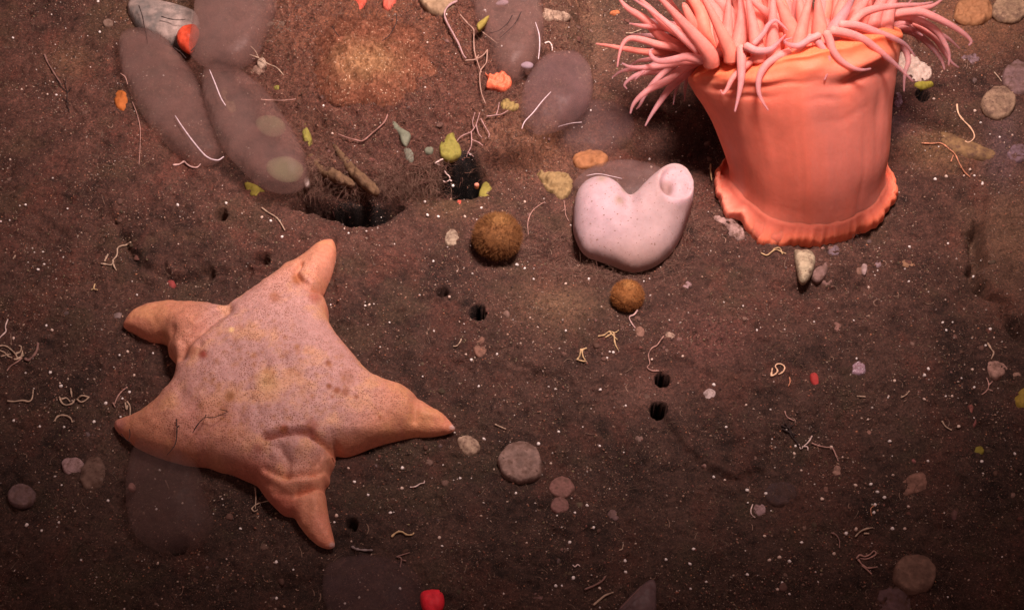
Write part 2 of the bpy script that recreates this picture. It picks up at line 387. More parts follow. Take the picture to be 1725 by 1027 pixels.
for i, (vc, uc, rp, t, ro) in enumerate(rr):
    d = deps[i]; c0 = W(uc, vc, d); r = rp*d/FPX; t = R_(t); ro = R_(ro)
    e1 = RT*math.cos(ro)+UP*math.sin(ro); dn = RT*math.sin(ro)-UP*math.cos(ro)
    e2 = -FW*math.cos(t)+dn*math.sin(t); s = i/(len(rr)-1)
    deg = np.degrees(th)                       # 0 right, 90 front
    rad = r*(1+.010*np.array(fbm(deg/14, deg*0+s*2.2, 3, 3))+.003*np.array(fbm(deg/4.5, deg*0+s*3, 8, 2)))
    sw = s+.035*np.array(fbm(deg/28, deg*0+3, 53, 3)); rad = rad*(1+.015*np.array(fbm(deg/38, deg*0+s*4.5, 57, 3))+.012*np.array(fbm(deg/16, deg*0+s*15, 59, 3))*float(sstep(.25, .5, s)))
    for (aa, ss, sa, sb, k) in ((62,.50,17,.035,.16),(62,.445,16,.016,-.09),(95,.53,8,.03,.05),(118,.50,12,.03,.05),(135,.53,14,.04,.06),(40,.60,30,.03,.10),(100,.61,28,.018,.05),(150,.58,22,.03,.07),(45,.36,6,.10,-.05),(80,.56,5,.06,-.035),(108,.47,16,.010,-.03),(125,.42,14,.009,-.03),(85,.40,10,.008,-.02),(140,.46,12,.012,-.03),(70,.34,14,.008,-.012),(150,.22,9,.12,-.03),(75,.2,2,.2,-.012),(100,.25,2,.2,-.012),(58,.15,2,.2,-.012)):
        rad = rad+k*np.exp(-((deg-aa)/sa)**2)*np.exp(-((sw-ss)/sb)**2)
    ring = c0+rad[:, None]*(np.cos(th)[:, None]*e1+np.sin(th)[:, None]*e2); V.append(ring)
    nz = np.array(fbm(deg/9, deg*0+s*6, 13, 3)); st_ = np.array(fbm(deg/1.6, deg*0+s*1.3, 19, 2))
    top = float(sstep(.42, .62, s))
    cc = np.array([.76, .185, .12])*(1-top)+np.array([.80, .175, .075])*top
    V_c = cc[None]*(1+.05*nz+.05*st_)[:, None]; 
    mau = np.clip(np.array(fbm(deg/22, deg*0+s*3+5, 23, 3))*1.2, 0, .5)[:, None]*(1-top); V_c = V_c*(1-mau*.6)+np.array([.50, .22, .20])*mau*.6
    colr.append(V_c)
V = np.vstack(V); COLV = V; colr = np.clip(np.vstack(colr), 0, 1); nr = len(rr)
idx = np.arange(nr*NA).reshape(nr, NA); idx2 = np.roll(idx, -1, 1)
F = np.stack([idx[:-1], idx2[:-1], idx2[1:], idx[1:]], -1).reshape(-1, 4)
am = mat('anemone_skin', attr=True, rough=.55, var=.10, ns=3, bs=.18, bd=.03, bscale=14, sss=.5, spec=.2)
col_o = obj('column', V, F, am, an, cols=colr)
first_ring = V[:NA].copy()
# foot: wavy collar spread on the sea floor
FO = [(1262,232),(1236,250),(1220,270),(1207,290),(1203,315),(1207,335),(1214,352),(1224,366),(1243,372),(1252,382),(1264,394),(1276,406),(1292,411),(1310,413),(1330,411),(1350,410),(1375,412),(1395,406),(1415,400),(1435,391),(1450,387),(1468,383),(1485,372),(1493,358),(1500,348),(1508,338),(1509,322),(1505,308),(1497,293),(1486,275),(1450,230),(1355,208)]
zf = A0[2]; fo = smooth_poly(FO); fw = np.array([P(u, v, zf+.04) for u, v in fo])
cen = first_ring.mean(0); fa = np.arctan2(fw[:, 1]-cen[1], fw[:, 0]-cen[0]); fr = np.hypot(fw[:, 1]-cen[1], fw[:, 0]-cen[0])
o_ = np.argsort(fa); fa = fa[o_]; fr = fr[o_]
NF = 320; ta = np.linspace(-np.pi, np.pi, NF, endpoint=False)
rout = np.interp(ta, fa, fr, period=2*np.pi)
ra = np.arctan2(first_ring[:, 1]-cen[1], first_ring[:, 0]-cen[0]); rb = np.hypot(first_ring[:, 1]-cen[1], first_ring[:, 0]-cen[0]); q = np.argsort(ra)
rin = np.interp(ta, ra[q], rb[q], period=2*np.pi); zin = np.interp(ta, ra[q], first_ring[q, 2], period=2*np.pi)
wave = np.array(fbm(ta*6, ta*0, 5, 3))*.10; fine = np.array(fbm(ta*22, ta*0, 6, 3))*.05
CV = COLV[:40*NA].reshape(40, NA, 3)-np.array([cen[0], cen[1], 0]); cang = np.arctan2(CV[0, :, 1], CV[0, :, 0]); jn = np.abs((ta[:, None]-cang[None]+np.pi) % (2*np.pi)-np.pi).argmin(1)
jw = np.array([np.convolve(np.concatenate([v[-3:], v, v[:3]]), np.ones(7)/7, 'valid') for v in [np.hypot(CV[i_, jn, 0], CV[i_, jn, 1]) for i_ in range(40)]]); jz = CV[:, jn, 2]
def rcol(z): return np.array([np.interp(z[q_], jz[:, q_], jw[:, q_]) for q_ in range(NF)])
low = rcol(np.full(NF, zf+.15)); rout = np.maximum(rout, low+.07)
PH = [.05,.13,.18,.235,.31,.41,.52,.64,.82]; PB = [1.0,.92,.78,.60,.40,.22,.09,.02,0]
facv = lambda a: .22+.78*sstep(-.35, .45, -np.sin(a))
dv = COLV[:40*NA]-np.array([cen[0], cen[1], 0]); va = np.arctan2(dv[:, 1], dv[:, 0]); vr = np.hypot(dv[:, 0], dv[:, 1])
bb = np.interp((dv[:, 2]-zf)/facv(va), PH, PB); ro_ = np.interp(va, ta, rout, period=2*np.pi)
nrad = np.where(bb > 0, vr*(1-bb)+ro_*bb-.025*np.clip(bb/.5, 0, 1), vr); CN = COLV.copy()
CN[:40*NA, 0] = cen[0]+nrad*np.cos(va); CN[:40*NA, 1] = cen[1]+nrad*np.sin(va)
col_o.data.vertices.foreach_set('co', (CN-A0).astype(np.float32).ravel()); col_o.data.update()
prof = [(.10,.455,0),(.25,.39,.05),(.40,.31,.35),(.60,.235,.7),(.78,.18,1),(.92,.13,1.1),(.985,.07,1.2),(1.0,.0,1.2),(.97,-.06,1),(.8,-.10,.5),(.3,-.12,.2)]
pf = spline(prof, 40); V = []; colr = []
for b_, h, wv in pf:
    k = np.clip(b_, 0, 1); z = zf+h*(np.clip(.22+.78*sstep(-.35, .45, -np.sin(ta)), 0, 1) if h > .2 else 1)*np.ones(NF)
    rc = rcol(z+.02); rad = rc*(1-k)+rout*k+(.35*min(b_, 0))+fine*wv*.8
    z = z+wave*wv*.9+.20*k*k*np.exp(-((np.degrees(ta)+165)/30)**2)+.10*k*k*np.exp(-((np.degrees(ta)+10)/25)**2)
    V.append(np.stack([cen[0]+rad*np.cos(ta), cen[1]+rad*np.sin(ta), z], 1))
    kc = np.clip((k-.35)/.65, 0, 1); cl = np.array([.76, .185, .12])*(1-kc)+np.array([.88, .20, .10])*kc
    left = np.exp(-((np.degrees(ta)+160)/28)**2)[:, None]*.5*k
    cl = cl[None]*(1+.12*kc*np.array(fbm(ta*16, ta*0+b_*2, 9, 2)))[:, None]; cl = cl*(1-left)+np.array([.74, .30, .24])*left
    colr.append(cl)
V = np.vstack(V); idx = np.arange(len(pf)*NF).reshape(len(pf), NF); idx2 = np.roll(idx, -1, 1)
F = np.stack([idx[:-1], idx2[:-1], idx2[1:], idx[1:]], -1).reshape(-1, 4)
obj('pedal_disc', V, F, am, an, cols=np.clip(np.vstack(colr), 0, 1))
# tentacles: picture-plane course, base radius, distance at base and tip, tint
dC = deps[60]; dF = dC-1.62
T = [
 ([(1170,92),(1130,88),(1092,88),(1050,82),(1024,77),(1004,74)],8.5,dC+.3,dC+.6,.2),
 ([(1180,85),(1153,82),(1111,76),(1080,67),(1060,65),(1049,75),(1043,93),(1040,113)],8.5,dC,dC-.1,.5),
 ([(1215,100),(1190,95),(1160,72),(1130,44),(1100,20),(1060,-6)],10,dF+.9,dC-.2,.6),
 ([(1240,80),(1222,84),(1205,92),(1184,101),(1158,96),(1143,99),(1120,103),(1106,102),(1097,94),(1095,86),(1100,83)],11,dF+.5,dF+1.0,.7),
 ([(1190,100),(1153,104),(1120,110),(1085,114),(1062,113),(1048,107)],8.5,dF+1.1,dC-.4,.7),
 ([(1195,96),(1165,108),(1148,118),(1120,138),(1092,152),(1073,168),(1065,180),(1062,191)],10,dF+1.3,dC-.2,.7),
 ([(1185,95),(1163,118),(1132,145),(1111,173),(1097,194),(1087,212)],9,dC,dC-.1,.8),
 ([(1160,100),(1125,118),(1101,140),(1087,159),(1078,177),(1072,184)],7,dC+.4,dC+.5,.9),
 ([(1150,112),(1111,120),(1080,124),(1062,133),(1052,143),(1056,150)],6.5,dC+.5,dC+.6,.9),
 ([(1150,106),(1092,114),(1062,117),(1045,121),(1031,131)],6.5,dC+.6,dC+.7,.8),
 ([(1165,112),(1148,130),(1139,152),(1134,176)],6,dC+.9,dC+.9,1.),
 ([(1163,118),(1157,133),(1154,152),(1153,171)],5,dC+1,dC+1,1.),
 ([(1249,80),(1249,98),(1249,118),(1248,140),(1244,163),(1238,188)],10.5,dF+.15,dF-.1,.7),
 ([(1300,90),(1274,97),(1256,112),(1235,131),(1225,150),(1218,158),(1214,152)],8,dF+.2,dF+.1,.5),
 ([(1330,88),(1312,95),(1291,110),(1279,131),(1278,154),(1284,170),(1294,186)],9,dF+.05,dF-.05,.8),
 ([(1190,80),(1165,52),(1140,25),(1118,-15)],14,dF+1.2,dC,.25),
 ([(1190,78),(1178,58),(1166,38),(1154,12),(1152,6)],11,dF+.9,dF+.8,.1),
 ([(1212,85),(1202,65),(1185,35),(1167,12),(1150,-15)],13,dF+.9,dF+1,.2),
 ([(1220,88),(1224,70),(1226,35),(1228,-12)],13,dF+.6,dF+.5,.25),
 ([(1238,95),(1244,75),(1249,30),(1246,-12)],14,dF+.45,dF+.4,.3),
 ([(1278,90),(1270,68),(1262,35),(1252,-12)],13,dF+.6,dF+.6,.15),
 ([(1345,65),(1322,42),(1290,20),(1255,-8)],12,dF+.8,dF+.5,.3),
 ([(1340,85),(1336,60),(1322,25),(1305,-12)],16,dF+.3,dF+.1,.1),
 ([(1362,80),(1358,50),(1350,20),(1345,-12)],15,dF+.5,dF+.5,.15),
 ([(1384,85),(1381,52),(1379,20),(1377,-12)],14,dF+.35,dF+.2,.15),
 ([(1398,80),(1406,50),(1424,20),(1442,-12)],13,dF+.25,dF+.1,.85),
 ([(1410,85),(1428,48),(1446,18),(1468,-12)],17,dF+.5,dF+.5,.3),
 ([(1430,45),(1450,25),(1475,15),(1510,10),(1548,8),(1571,4)],9.5,dF+.3,dF+.4,.6),
 ([(1470,40),(1500,26),(1545,20),(1576,30),(1604,44),(1625,58),(1636,70),(1632,77)],9.5,dC-.6,dC-.6,.7),
 ([(1485,38),(1510,28),(1543,33),(1576,51),(1592,75),(1599,93),(1598,110)],9.5,dC-.4,dC-.3,.7),
 ([(1495,50),(1524,48),(1552,63),(1576,86),(1587,103),(1591,117)],9,dC+.1,dC,.9),
 ([(1540,40),(1575,66),(1588,85),(1603,105),(1615,114)],6,dC-.1,dC,.8),
 ([(1415,42),(1445,44),(1475,54),(1506,65),(1527,77),(1541,95)],9,dF+.1,dF+.5,.9),
 ([(1400,52),(1431,58),(1459,70),(1487,91),(1510,110),(1538,137)],10,dF-.05,dF+.2,.8),
 ([(1392,55),(1398,70),(1403,86),(1417,103),(1435,114),(1452,118),(1467,116)],9,dF-.1,dF-.15,.7),
 ([(1362,64),(1373,66),(1386,82),(1396,100),(1396,117),(1389,135)],8.5,dF-.05,dF-.1,1.),
 ([(1380,60),(1362,68),(1347,77),(1330,76),(1322,69),(1334,64)],8,dF-.1,dF-.2,1.),
 ([(1500,52),(1515,70),(1527,89),(1530,105),(1525,121),(1523,140),(1523,154)],7.5,dC+.2,dC+.2,.9),
 ([(1530,26),(1545,16),(1571,10),(1594,-6)],8,dC-.2,dC-.2,.6),
 ([(1256,78),(1275,86),(1297,84),(1310,73),(1323,59)],9,dF,dF-.1,1.),
 ([(1270,75),(1285,58),(1295,42),(1307,35),(1319,44),(1327,52)],6,dF,dF-.15,1.),
 ([(1165,88),(1120,66),(1085,32),(1057,14),(1040,-6)],12,dC,dC+.3,.4),
 ([(1185,88),(1150,60),(1120,40),(1090,10),(1070,-8)],12,dC-.3,dC,.35),
 ([(1160,95),(1125,92),(1095,100),(1075,103),(1060,112)],7,dC+.4,dC+.5,.7),
]
r2 = random.Random(3)
for k in range(5):                                    # front row on the left half of the rim
    u0 = 1198+k*36+r2.uniform(-6, 6); vb = 108-.05*(u0-1196)+r2.uniform(-4, 4); lean = (u0-1320)*.55+r2.uniform(-14, 14)
    T.append(([(u0+4, vb), (u0+1, vb-16), (u0+lean*.3, vb-45), (u0+lean*.8, vb-85), (u0+lean*1.4, vb-130)], 17+r2.uniform(-2, 2), dF+.10+.9*abs((u0-1335)/175)**2.2, dF+.1, r2.uniform(.05, .45)))
for k in range(14):                                   # more reaching out sideways, behind the traced ones
    sd = -1 if k % 2 else 1; u0 = 1335+sd*r2.uniform(140, 165); v0 = r2.uniform(55, 100) if sd < 0 else r2.uniform(20, 60); L1 = r2.uniform(60, 130); dr = r2.uniform(-70, 40)
    T.append(([(u0, v0), (u0+sd*L1*.4, v0+dr*.2-6), (u0+sd*L1*.75, v0+dr*.6), (u0+sd*L1*.95, v0+dr*1.1+8)], 8, dC+.2, dC+r2.uniform(-.4, .9), r2.uniform(.4, .9)))
for k in range(40):                                   # the rows behind, fanning up out of the crown
    f = (k+.5)/40; u0 = 1195+f*285+r2.uniform(-8, 8); sp = (f-.5)*2; row = k % 3
    T.append(([(u0, 88-14*row), (u0+sp*10, 60-12*row), (u0+sp*28+r2.uniform(-12, 12), 20-8*row), (u0+sp*52+r2.uniform(-22, 22), -30-18*row), (u0+sp*85+r2.uniform(-30, 30), -85-20*row)],
              14, dF+.8+.6*row, dF+.9+.7*row, r2.uniform(0, .5)))
tm, nt, p, out = nodes('tentacle_skin')
at = N(nt, 'ShaderNodeAttribute', attribute_name='Col')
cN = mixc(nt, at.outputs['Color'], ramp(nt, noise(nt, 7, 4, .6), [(.3, (.85,)*3), (.7, (1.1,)*3)]), 1., 'MULTIPLY')
nt.links.new(cN, p.inputs['Base Color']); p.inputs['Roughness'].default_value = .6; p.inputs['Specular IOR Level'].default_value = .2
p.inputs['Subsurface Weight'].default_value = .3; p.inputs['Subsurface Radius'].default_value = (.5, .25, .2); p.inputs['Subsurface Scale'].default_value = .2
bump(nt, p, noise(nt, 30, 3, .6), .12, .01)
tr = N(nt, 'ShaderNodeBsdfTransparent'); tr.inputs[0].default_value = (1, .85, .82, 1); mx = N(nt, 'ShaderNodeMixShader')
a2 = N(nt, 'ShaderNodeAttribute', attribute_name='Clear')
nt.links.new(a2.outputs['Fac'], mx.inputs[0]); nt.links.new(p.outputs[0], mx.inputs[1]); nt.links.new(tr.outputs[0], mx.inputs[2]); nt.links.new(mx.outputs[0], out.inputs['Surface'])
for ti, (pts, rb_, d0, d1, tint) in enumerate(T):
    if 15 <= ti <= 26: rb_ *= 1.35
    if ti >= 63: rb_ *= 1.25
    n = 26; s2 = spline(pts, n); rb_ *= 1.0; t = np.linspace(0, 1, n); dd = d0*(1-t)+d1*t
    wp = np.array([W(a, b, d) for (a, b), d in zip(s2, dd)])
    prof_ = np.minimum(1, .80+.5*t)*(1-.86*t**1.05)+.03*np.exp(-((t-1)/.04)**2)
    V, F = tube(wp, rb_*1.05*prof_*dd/FPX, 12)
    tt = np.repeat(t, 12); tt = np.append(tt, [0, 1]); k = np.clip(tint*(.55+.6*tt)+.22*tt, 0, 1)[:, None]
    cl = np.array([.88, .215, .135])*(1-k)+np.array([.58, .30, .32])*k
    o = obj('tentacle', V, F, tm, an, cols=cl)
    a = o.data.attributes.new('Clear', 'FLOAT', 'POINT'); a.data.foreach_set('value', np.clip(.08+.50*tt*(.5+tint), 0, .62).astype(np.float32))
# ================================================================== CUSHION STAR
SO = [(560,402),(565,412),(566,430),(562,448),(557,465),(550,480),(547,489),(543,497),(549,508),(553,522),(554,540),(560,558),(575,580),(595,603),(615,627),(632,643),(650,649),(670,652),(690,660),(704,671),(716,682),(730,688),(748,699),(764,714),(766,722),(750,728),(725,732),(700,733),(678,737),(650,744),(625,752),(600,762),(582,767),(566,766),(565,774),(562,786),(556,798),(555,812),(547,824),(549,838),(552,860),(556,880),(562,905),(563,918),(552,922),(535,916),(517,900),(503,882),(495,870),(478,866),(460,850),(444,832),(432,816),(410,806),(390,797),(370,793),(348,785),(318,782),(285,774),(255,764),(230,752),(212,738),(197,725),(191,713),(200,706),(220,703),(240,697),(262,688),(280,670),(296,650),(300,630),(295,610),(284,597),(283,582),(273,574),(258,573),(240,566),(222,556),(207,548),(212,538),(228,525),(248,516),(270,512),(300,514),(335,518),(360,523),(385,534),(400,522),(430,500),(455,478),(470,464),(478,452),(495,445),(508,438),(522,424),(538,410),(550,403)]
zs = .06; sp_ = smooth_poly(SO)[::2]; wps = np.array([P(u, v, zs+.05)[:2] for u, v in sp_])
x, y, z, F, e = inflate(wps, .026, .88, 1.12)
U, Vp = to_px(x, y, 0*x+zs+z*.6); U0, V0 = to_px(x, y, 0*x+zs+.05)
def crease(pts, dep_, wd, lift=0):
    global z
    d = dseg(U, Vp, pts); z = z-dep_*np.exp(-(d/wd)**2)*np.clip(z/.15, 0, 1)
def bulge(u, v, su, sv, k):
    global z
    z = z+k*np.exp(-((U-u)/su)**2-((Vp-v)/sv)**2)*np.clip(z/.1, 0, 1)
crease([(508,455),(500,470),(510,485),(528,495),(546,492)], .13, 4.5); crease([(506,492),(520,499),(540,498)], .10, 4)
bulge(535, 455, 15, 28, .10); bulge(522, 490, 16, 7, .06)
crease([(452,750),(475,747),(505,742),(524,745),(540,755),(562,766)], .22, 5.5); bulge(508, 768, 32, 17, .12); bulge(548, 782, 10, 12, .10)
crease([(505,838),(520,834),(545,826)], .14, 4.5); crease([(528,808),(545,800),(558,796)], .06, 4); bulge(515, 822, 26, 8, .08); bulge(535, 862, 10, 25, .06)
crease([(450,800),(475,812),(505,815),(530,808)], .08, 5); crease([(432,808),(450,820),(470,828)], .07, 5); crease([(475,770),(490,790),(485,812)], .06, 6); crease([(560,766),(540,785),(530,800)], .06, 5); crease([(446,832),(470,836),(500,842)], .05, 5); bulge(480, 850, 14, 10, -.05)
crease([(388,535),(365,552),(340,570),(318,590),(310,610)], .17, 9); bulge(342, 597, 6, 6, -.06); bulge(300, 548, 25, 14, .06)
crease([(284,580),(292,574),(296,566)], .07, 5); crease([(703,672),(700,690),(698,712)], .08, 7); bulge(680, 685, 22, 18, .06); bulge(728, 705, 18, 8, .05)
bulge(452, 642, 9, 9, -.05); bulge(600, 735, 50, 12, .07); bulge(455, 650, 110, 90, .06)
crease([(300,650),(310,680),(330,700)], .05, 14)
z = z+(.030*fbm(x*3.2, y*3.2, 17, 2)+.024*fbm(x*7, y*7, 7, 3)+.008*fbm(x*16, y*16, 9, 2))*np.clip(z/.15, 0, 1)
z[e] = 0; z = np.maximum(z, 0)
V = np.stack([x, y, zs+z], 1); U, Vp = to_px(x, y, zs+z)
core = sstep(.30, .62, z)*np.exp(-(np.hypot(U-460, (Vp-625)*1.05)/185)**6)
nz = fbm(x*2.5, y*2.5, 3, 4)
cl = np.array([.62, .265, .16])[None]*(1+.16*nz[:, None]); 
k = core[:, None]*.95; cl = cl*(1-k)+np.array([.53, .295, .27])*(1+.10*nz[:, None])*k
yl = np.clip(fbm(x*2.6+3, y*2.6, 43, 5, .65)*1.5, 0, .6)[:, None]; cl = cl*(1-yl*.7)+np.array([.56, .29, .12])*yl*.95
low = (1-sstep(.0, .42, z))[:, None]; cl = cl*(1-low*.35)+np.array([.42, .115, .07])*low*.7  # edge shading painted in: darker red where the sides turn away
for (u, v, r, cc, k) in [(450,641,7,(.28,.12,.03),1),(450,641,20,(.62,.36,.17),.5),(342,596,7,(.42,.08,.06),.8),(553,611,5,(.42,.13,.06),.8),(554,650,5,(.42,.13,.05),.8),(568,657,6,(.44,.13,.06),.8),(582,660,7,(.45,.14,.07),.6),(388,668,9,(.45,.2,.08),.7),(376,690,6,(.46,.2,.09),.6),(478,722,8,(.46,.12,.06),.7),(525,716,12,(.44,.13,.08),.6),(390,555,4,(.9,.62,.30),.9),(435,755,9,(.42,.12,.08),.5),(500,470,9,(.55,.18,.06),.6),(585,635,12,(.5,.18,.09),.4),(320,590,10,(.42,.12,.07),.5),(530,500,10,(.5,.12,.07),.5),(463,500,9,(.5,.17,.08),.5),(640,702,3,(.5,.14,.06),.6),(560,668,3,(.45,.14,.06),.7),(600,668,4,(.45,.14,.06),.6),(420,810,40,(.55,.15,.10),.5),(470,855,30,(.52,.13,.09),.5),(355,730,60,(.50,.19,.14),.4),(300,545,50,(.66,.26,.15),.4),(540,450,22,(.72,.30,.20),.7),(540,880,16,(.66,.26,.17),.6),(200,715,10,(.6,.25,.2),.6),(763,720,5,(.75,.5,.45),.8),(560,918,5,(.75,.5,.45),.8)]:
    q = (min(1, k*1.35)*np.exp(-(np.hypot(U-u, Vp-v)/(r*1.08))**4))[:, None]; cl = cl*(1-q)+np.array(cc)*(.72 if r < 14 and cc[0] < .6 else 1)*q
r3 = np.random.default_rng(5)
for _ in range(190):
    a_ = r3.uniform(0, 6.28); rr_ = 130*math.sqrt(r3.uniform()); u = 455+rr_*math.cos(a_); v = 640+rr_*.85*math.sin(a_); r = r3.uniform(1.5, 5)
    q = (.55*np.exp(-(np.hypot(U-u, Vp-v)/r)**2))[:, None]; cl = cl*(1-q)+np.array([.42, .18, .08])*q
V2, F2 = close_under(V, F, e, dz=.07, shrink=.985)
sm, nt, p, out = nodes('star_skin')
at = N(nt, 'ShaderNodeAttribute', attribute_name='Col').outputs['Color']; ac = N(nt, 'ShaderNodeAttribute', attribute_name='Core').outputs['Fac']
tc = N(nt, 'ShaderNodeTexCoord').outputs['Object']
vo = N(nt, 'ShaderNodeTexVoronoi', feature='F1'); vo.inputs['Scale'].default_value = 33; vo.inputs['Randomness'].default_value = .7; nt.links.new(tc, vo.inputs['Vector'])
dots = ramp(nt, vo.outputs['Distance'], [(.26, (1, 1, 1)), (.42, (0, 0, 0))])
mm = N(nt, 'ShaderNodeMath', operation='MULTIPLY'); nt.links.new(dots, mm.inputs[0])
ds = ramp(nt, noise(nt, 2.2, 3, .6), [(.35, (.35,)*3), (.65, (.95,)*3)])
mm2 = N(nt, 'ShaderNodeMath', operation='MULTIPLY'); nt.links.new(ds, mm2.inputs[0]); nt.links.new(ac, mm2.inputs[1]); nt.links.new(mm2.outputs[0], mm.inputs[1])
c = mixc(nt, at, (.22, .08, .035), mm.outputs[0])
c = mixc(nt, c, ramp(nt, noise(nt, 14, 5, .7), [(.3, (.80, .76, .74)), (.7, (1.12, 1.12, 1.12))]), 1., 'MULTIPLY')
nt.links.new(c, p.inputs['Base Color']); p.inputs['Roughness'].default_value = .6; p.inputs['Specular IOR Level'].default_value = .3
p.inputs['Subsurface Weight'].default_value = .18; p.inputs['Subsurface Radius'].default_value = (.5, .2, .12); p.inputs['Subsurface Scale'].default_value = .25
b1 = bump(nt, p, vo.outputs['Distance'], .35, .012); b2 = bump(nt, p, noise(nt, 45, 3, .6), .35, .012, b1); bump(nt, p, noise(nt, 7, 4, .6), .25, .05, b2)
so = obj('cushion_star', V2, F2, sm, cols=np.clip(np.vstack([cl, cl]), 0, 1))
a = so.data.attributes.new('Core', 'FLOAT', 'POINT'); cr = np.clip(.22+.85*sstep(.3, .66, z), 0, 1); a.data.foreach_set('value', np.concatenate([cr, cr]).astype(np.float32))
tag(so, 'plump orange pink cushion starfish with five short arms on dark silt', 'starfish')
# ================================================================== WHITE TWO-LOBED SEA SQUIRT
def sq_fn(x, y, z):
    U, Vv = to_px(x, y, ZB+z*.55)
    z = z+.24*np.exp(-((U-1135)/46)**2-((Vv-345)/52)**2)*np.clip(z/.2, 0, 1)
    q = np.hypot((U-1137)/29, (Vv-326)/36); 
    z = z+.06*np.exp(-((q-1)/.28)**2)*np.clip(z/.2, 0, 1)
    z = z-.11*(1-sstep(.80, 1.02, q))
    q2 = np.hypot((U-1121)/14, (Vv-330)/21); z = z-.20*np.exp(-q2**2)
    z = z-.16*np.exp(-((U-1060)/14)**2-((Vv-345)/26)**2)*np.clip(z/.3, 0, 1)
    z = z+.14*np.exp(-((U-1010)/40)**2-((Vv-350)/36)**2)*np.clip(z/.3, 0, 1)
    return x, y, z
ZB = G(1065, 400)[2]+.05
def sq_col(x, y, z):
    U, Vv = to_px(x, y, ZB+z*.55); n = fbm(x*3, y*3, 4, 3)[:, None]
    c = np.array([.42, .28, .275])*(1+.10*n); k = np.exp(-((U-1015)/55)**2-((Vv-360)/60)**2)[:, None]*.6; c = c*(1-k)+np.array([.54, .37, .42])*k
    k = sstep(400, 460, Vv)[:, None]*.6; c = c*(1-k)+np.array([.38, .22, .17])*k
    q = np.hypot((U-1137)/30, (Vv-326)/37); k = (1-sstep(.85, 1.05, q))[:, None]*.7; c = c*(1-k)+np.array([.54, .36, .39])*k
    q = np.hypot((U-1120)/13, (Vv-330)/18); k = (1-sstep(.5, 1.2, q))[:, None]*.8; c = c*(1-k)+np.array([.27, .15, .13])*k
    for u, v, r in ((1042,353,8),(1066,325,9),(1013,312,8),(1050,330,5)):
        k = .5*np.exp(-(np.hypot(U-u, Vv-v)/r)**2)[:, None]; c = c*(1-k)+np.array([.25, .18, .07])*k
    return c
wm = mat('pale_tunic', attr=True, rough=.75, var=.10, ns=4, bs=.3, bd=.02, bscale=16, sss=.3, spec=.15, speck=(24, .655, (.22, .12, .09)), dust=.10)
WO = [(966,352),(972,328),(990,310),(1012,305),(1035,313),(1050,330),(1062,340),(1074,330),(1092,312),(1110,297),(1132,289),(1150,294),(1163,308),(1168,328),(1165,352),(1156,378),(1145,405),(1128,430),(1105,448),(1078,457),(1056,456),(1030,447),(1005,438),(985,430),(972,410),(965,385)]
o = body('sea_squirt', WO, wm, cap=.72, kz=1.0, z0=ZB, fn=sq_fn, cols=sq_col, step=.028, na=.01)
tag(o, 'smooth pinkish white two lobed sea squirt with an open siphon at right', 'sea squirt')
# ================================================================== GLASSY SEA SQUIRTS
def glass(key, col, dens, skin=.16, scol=(.20, .12, .11)):
    m, nt, p, out = nodes(key)                      # jelly: a clear skin round a scattering body
    p.inputs['Base Color'].default_value = (*scol, 1); p.inputs['Roughness'].default_value = .45; p.inputs['Specular IOR Level'].default_value = .25
    bump(nt, p, noise(nt, 5, 4, .6), .3, .05)
    tr = N(nt, 'ShaderNodeBsdfTransparent'); mx = N(nt, 'ShaderNodeMixShader')
    nt.links.new(ramp(nt, noise(nt, 2.4, 5, .65), [(.38, (skin*.2,)*3), (.66, (skin*2.2,)*3)]), mx.inputs[0])
    nt.links.new(tr.outputs[0], mx.inputs[1]); nt.links.new(p.outputs[0], mx.inputs[2]); nt.links.new(mx.outputs[0], out.inputs['Surface'])
    v = N(nt, 'ShaderNodeVolumePrincipled'); v.inputs['Color'].default_value = (*col, 1); v.inputs['Density'].default_value = dens
    nt.links.new(v.outputs[0], out.inputs['Volume']); return m
gA = glass('jelly_brown', (.90, .55, .48), .80, .15, (.20, .095, .078)); gB = glass('jelly_violet', (.84, .51, .49), .80, .15, (.16, .075, .072)); gC = glass('jelly_dark', (.62, .38, .38), .5, .07, (.10, .055, .06))
seam_m = mat('seam_white', col=(.60, .45, .47), rough=.5, var=.35, ns=14, bs=.2); gut_m = glass('gut_ochre', (.97, .84, .50), 2.6, .0, (.4, .3, .14)); vio_m = glass('gut_violet', (.95, .75, .85), 14.0, .3, (.45, .3, .34))
def tubepx(pts, r, dz=.04, n=None, deps=None, sides=7, wob=0.0, seed=0, taper=0.0):
    n = n or max(8, len(pts)*6); s = spline(pts, n)
    q = np.array([G(u, v, dz) for u, v in s]) if deps is None else np.array([W(u, v, d) for (u, v), d in zip(s, np.linspace(*deps, n))])
    if deps is None:                               # soften the ground's roughness along the thread
        for _ in range(3): q[1:-1] = .25*q[:-2]+.5*q[1:-1]+.25*q[2:]
    rr = np.full(n, r*.82/95.0)*(1+.45*np.array(fbm(np.linspace(0, n/2.5, n), np.zeros(n), seed, 2)))
    rr = rr*(1-taper*np.linspace(0, 1, n))
    if wob: q = q+wob*rng.normal(size=q.shape)*.5
    return tube(q, rr, sides)
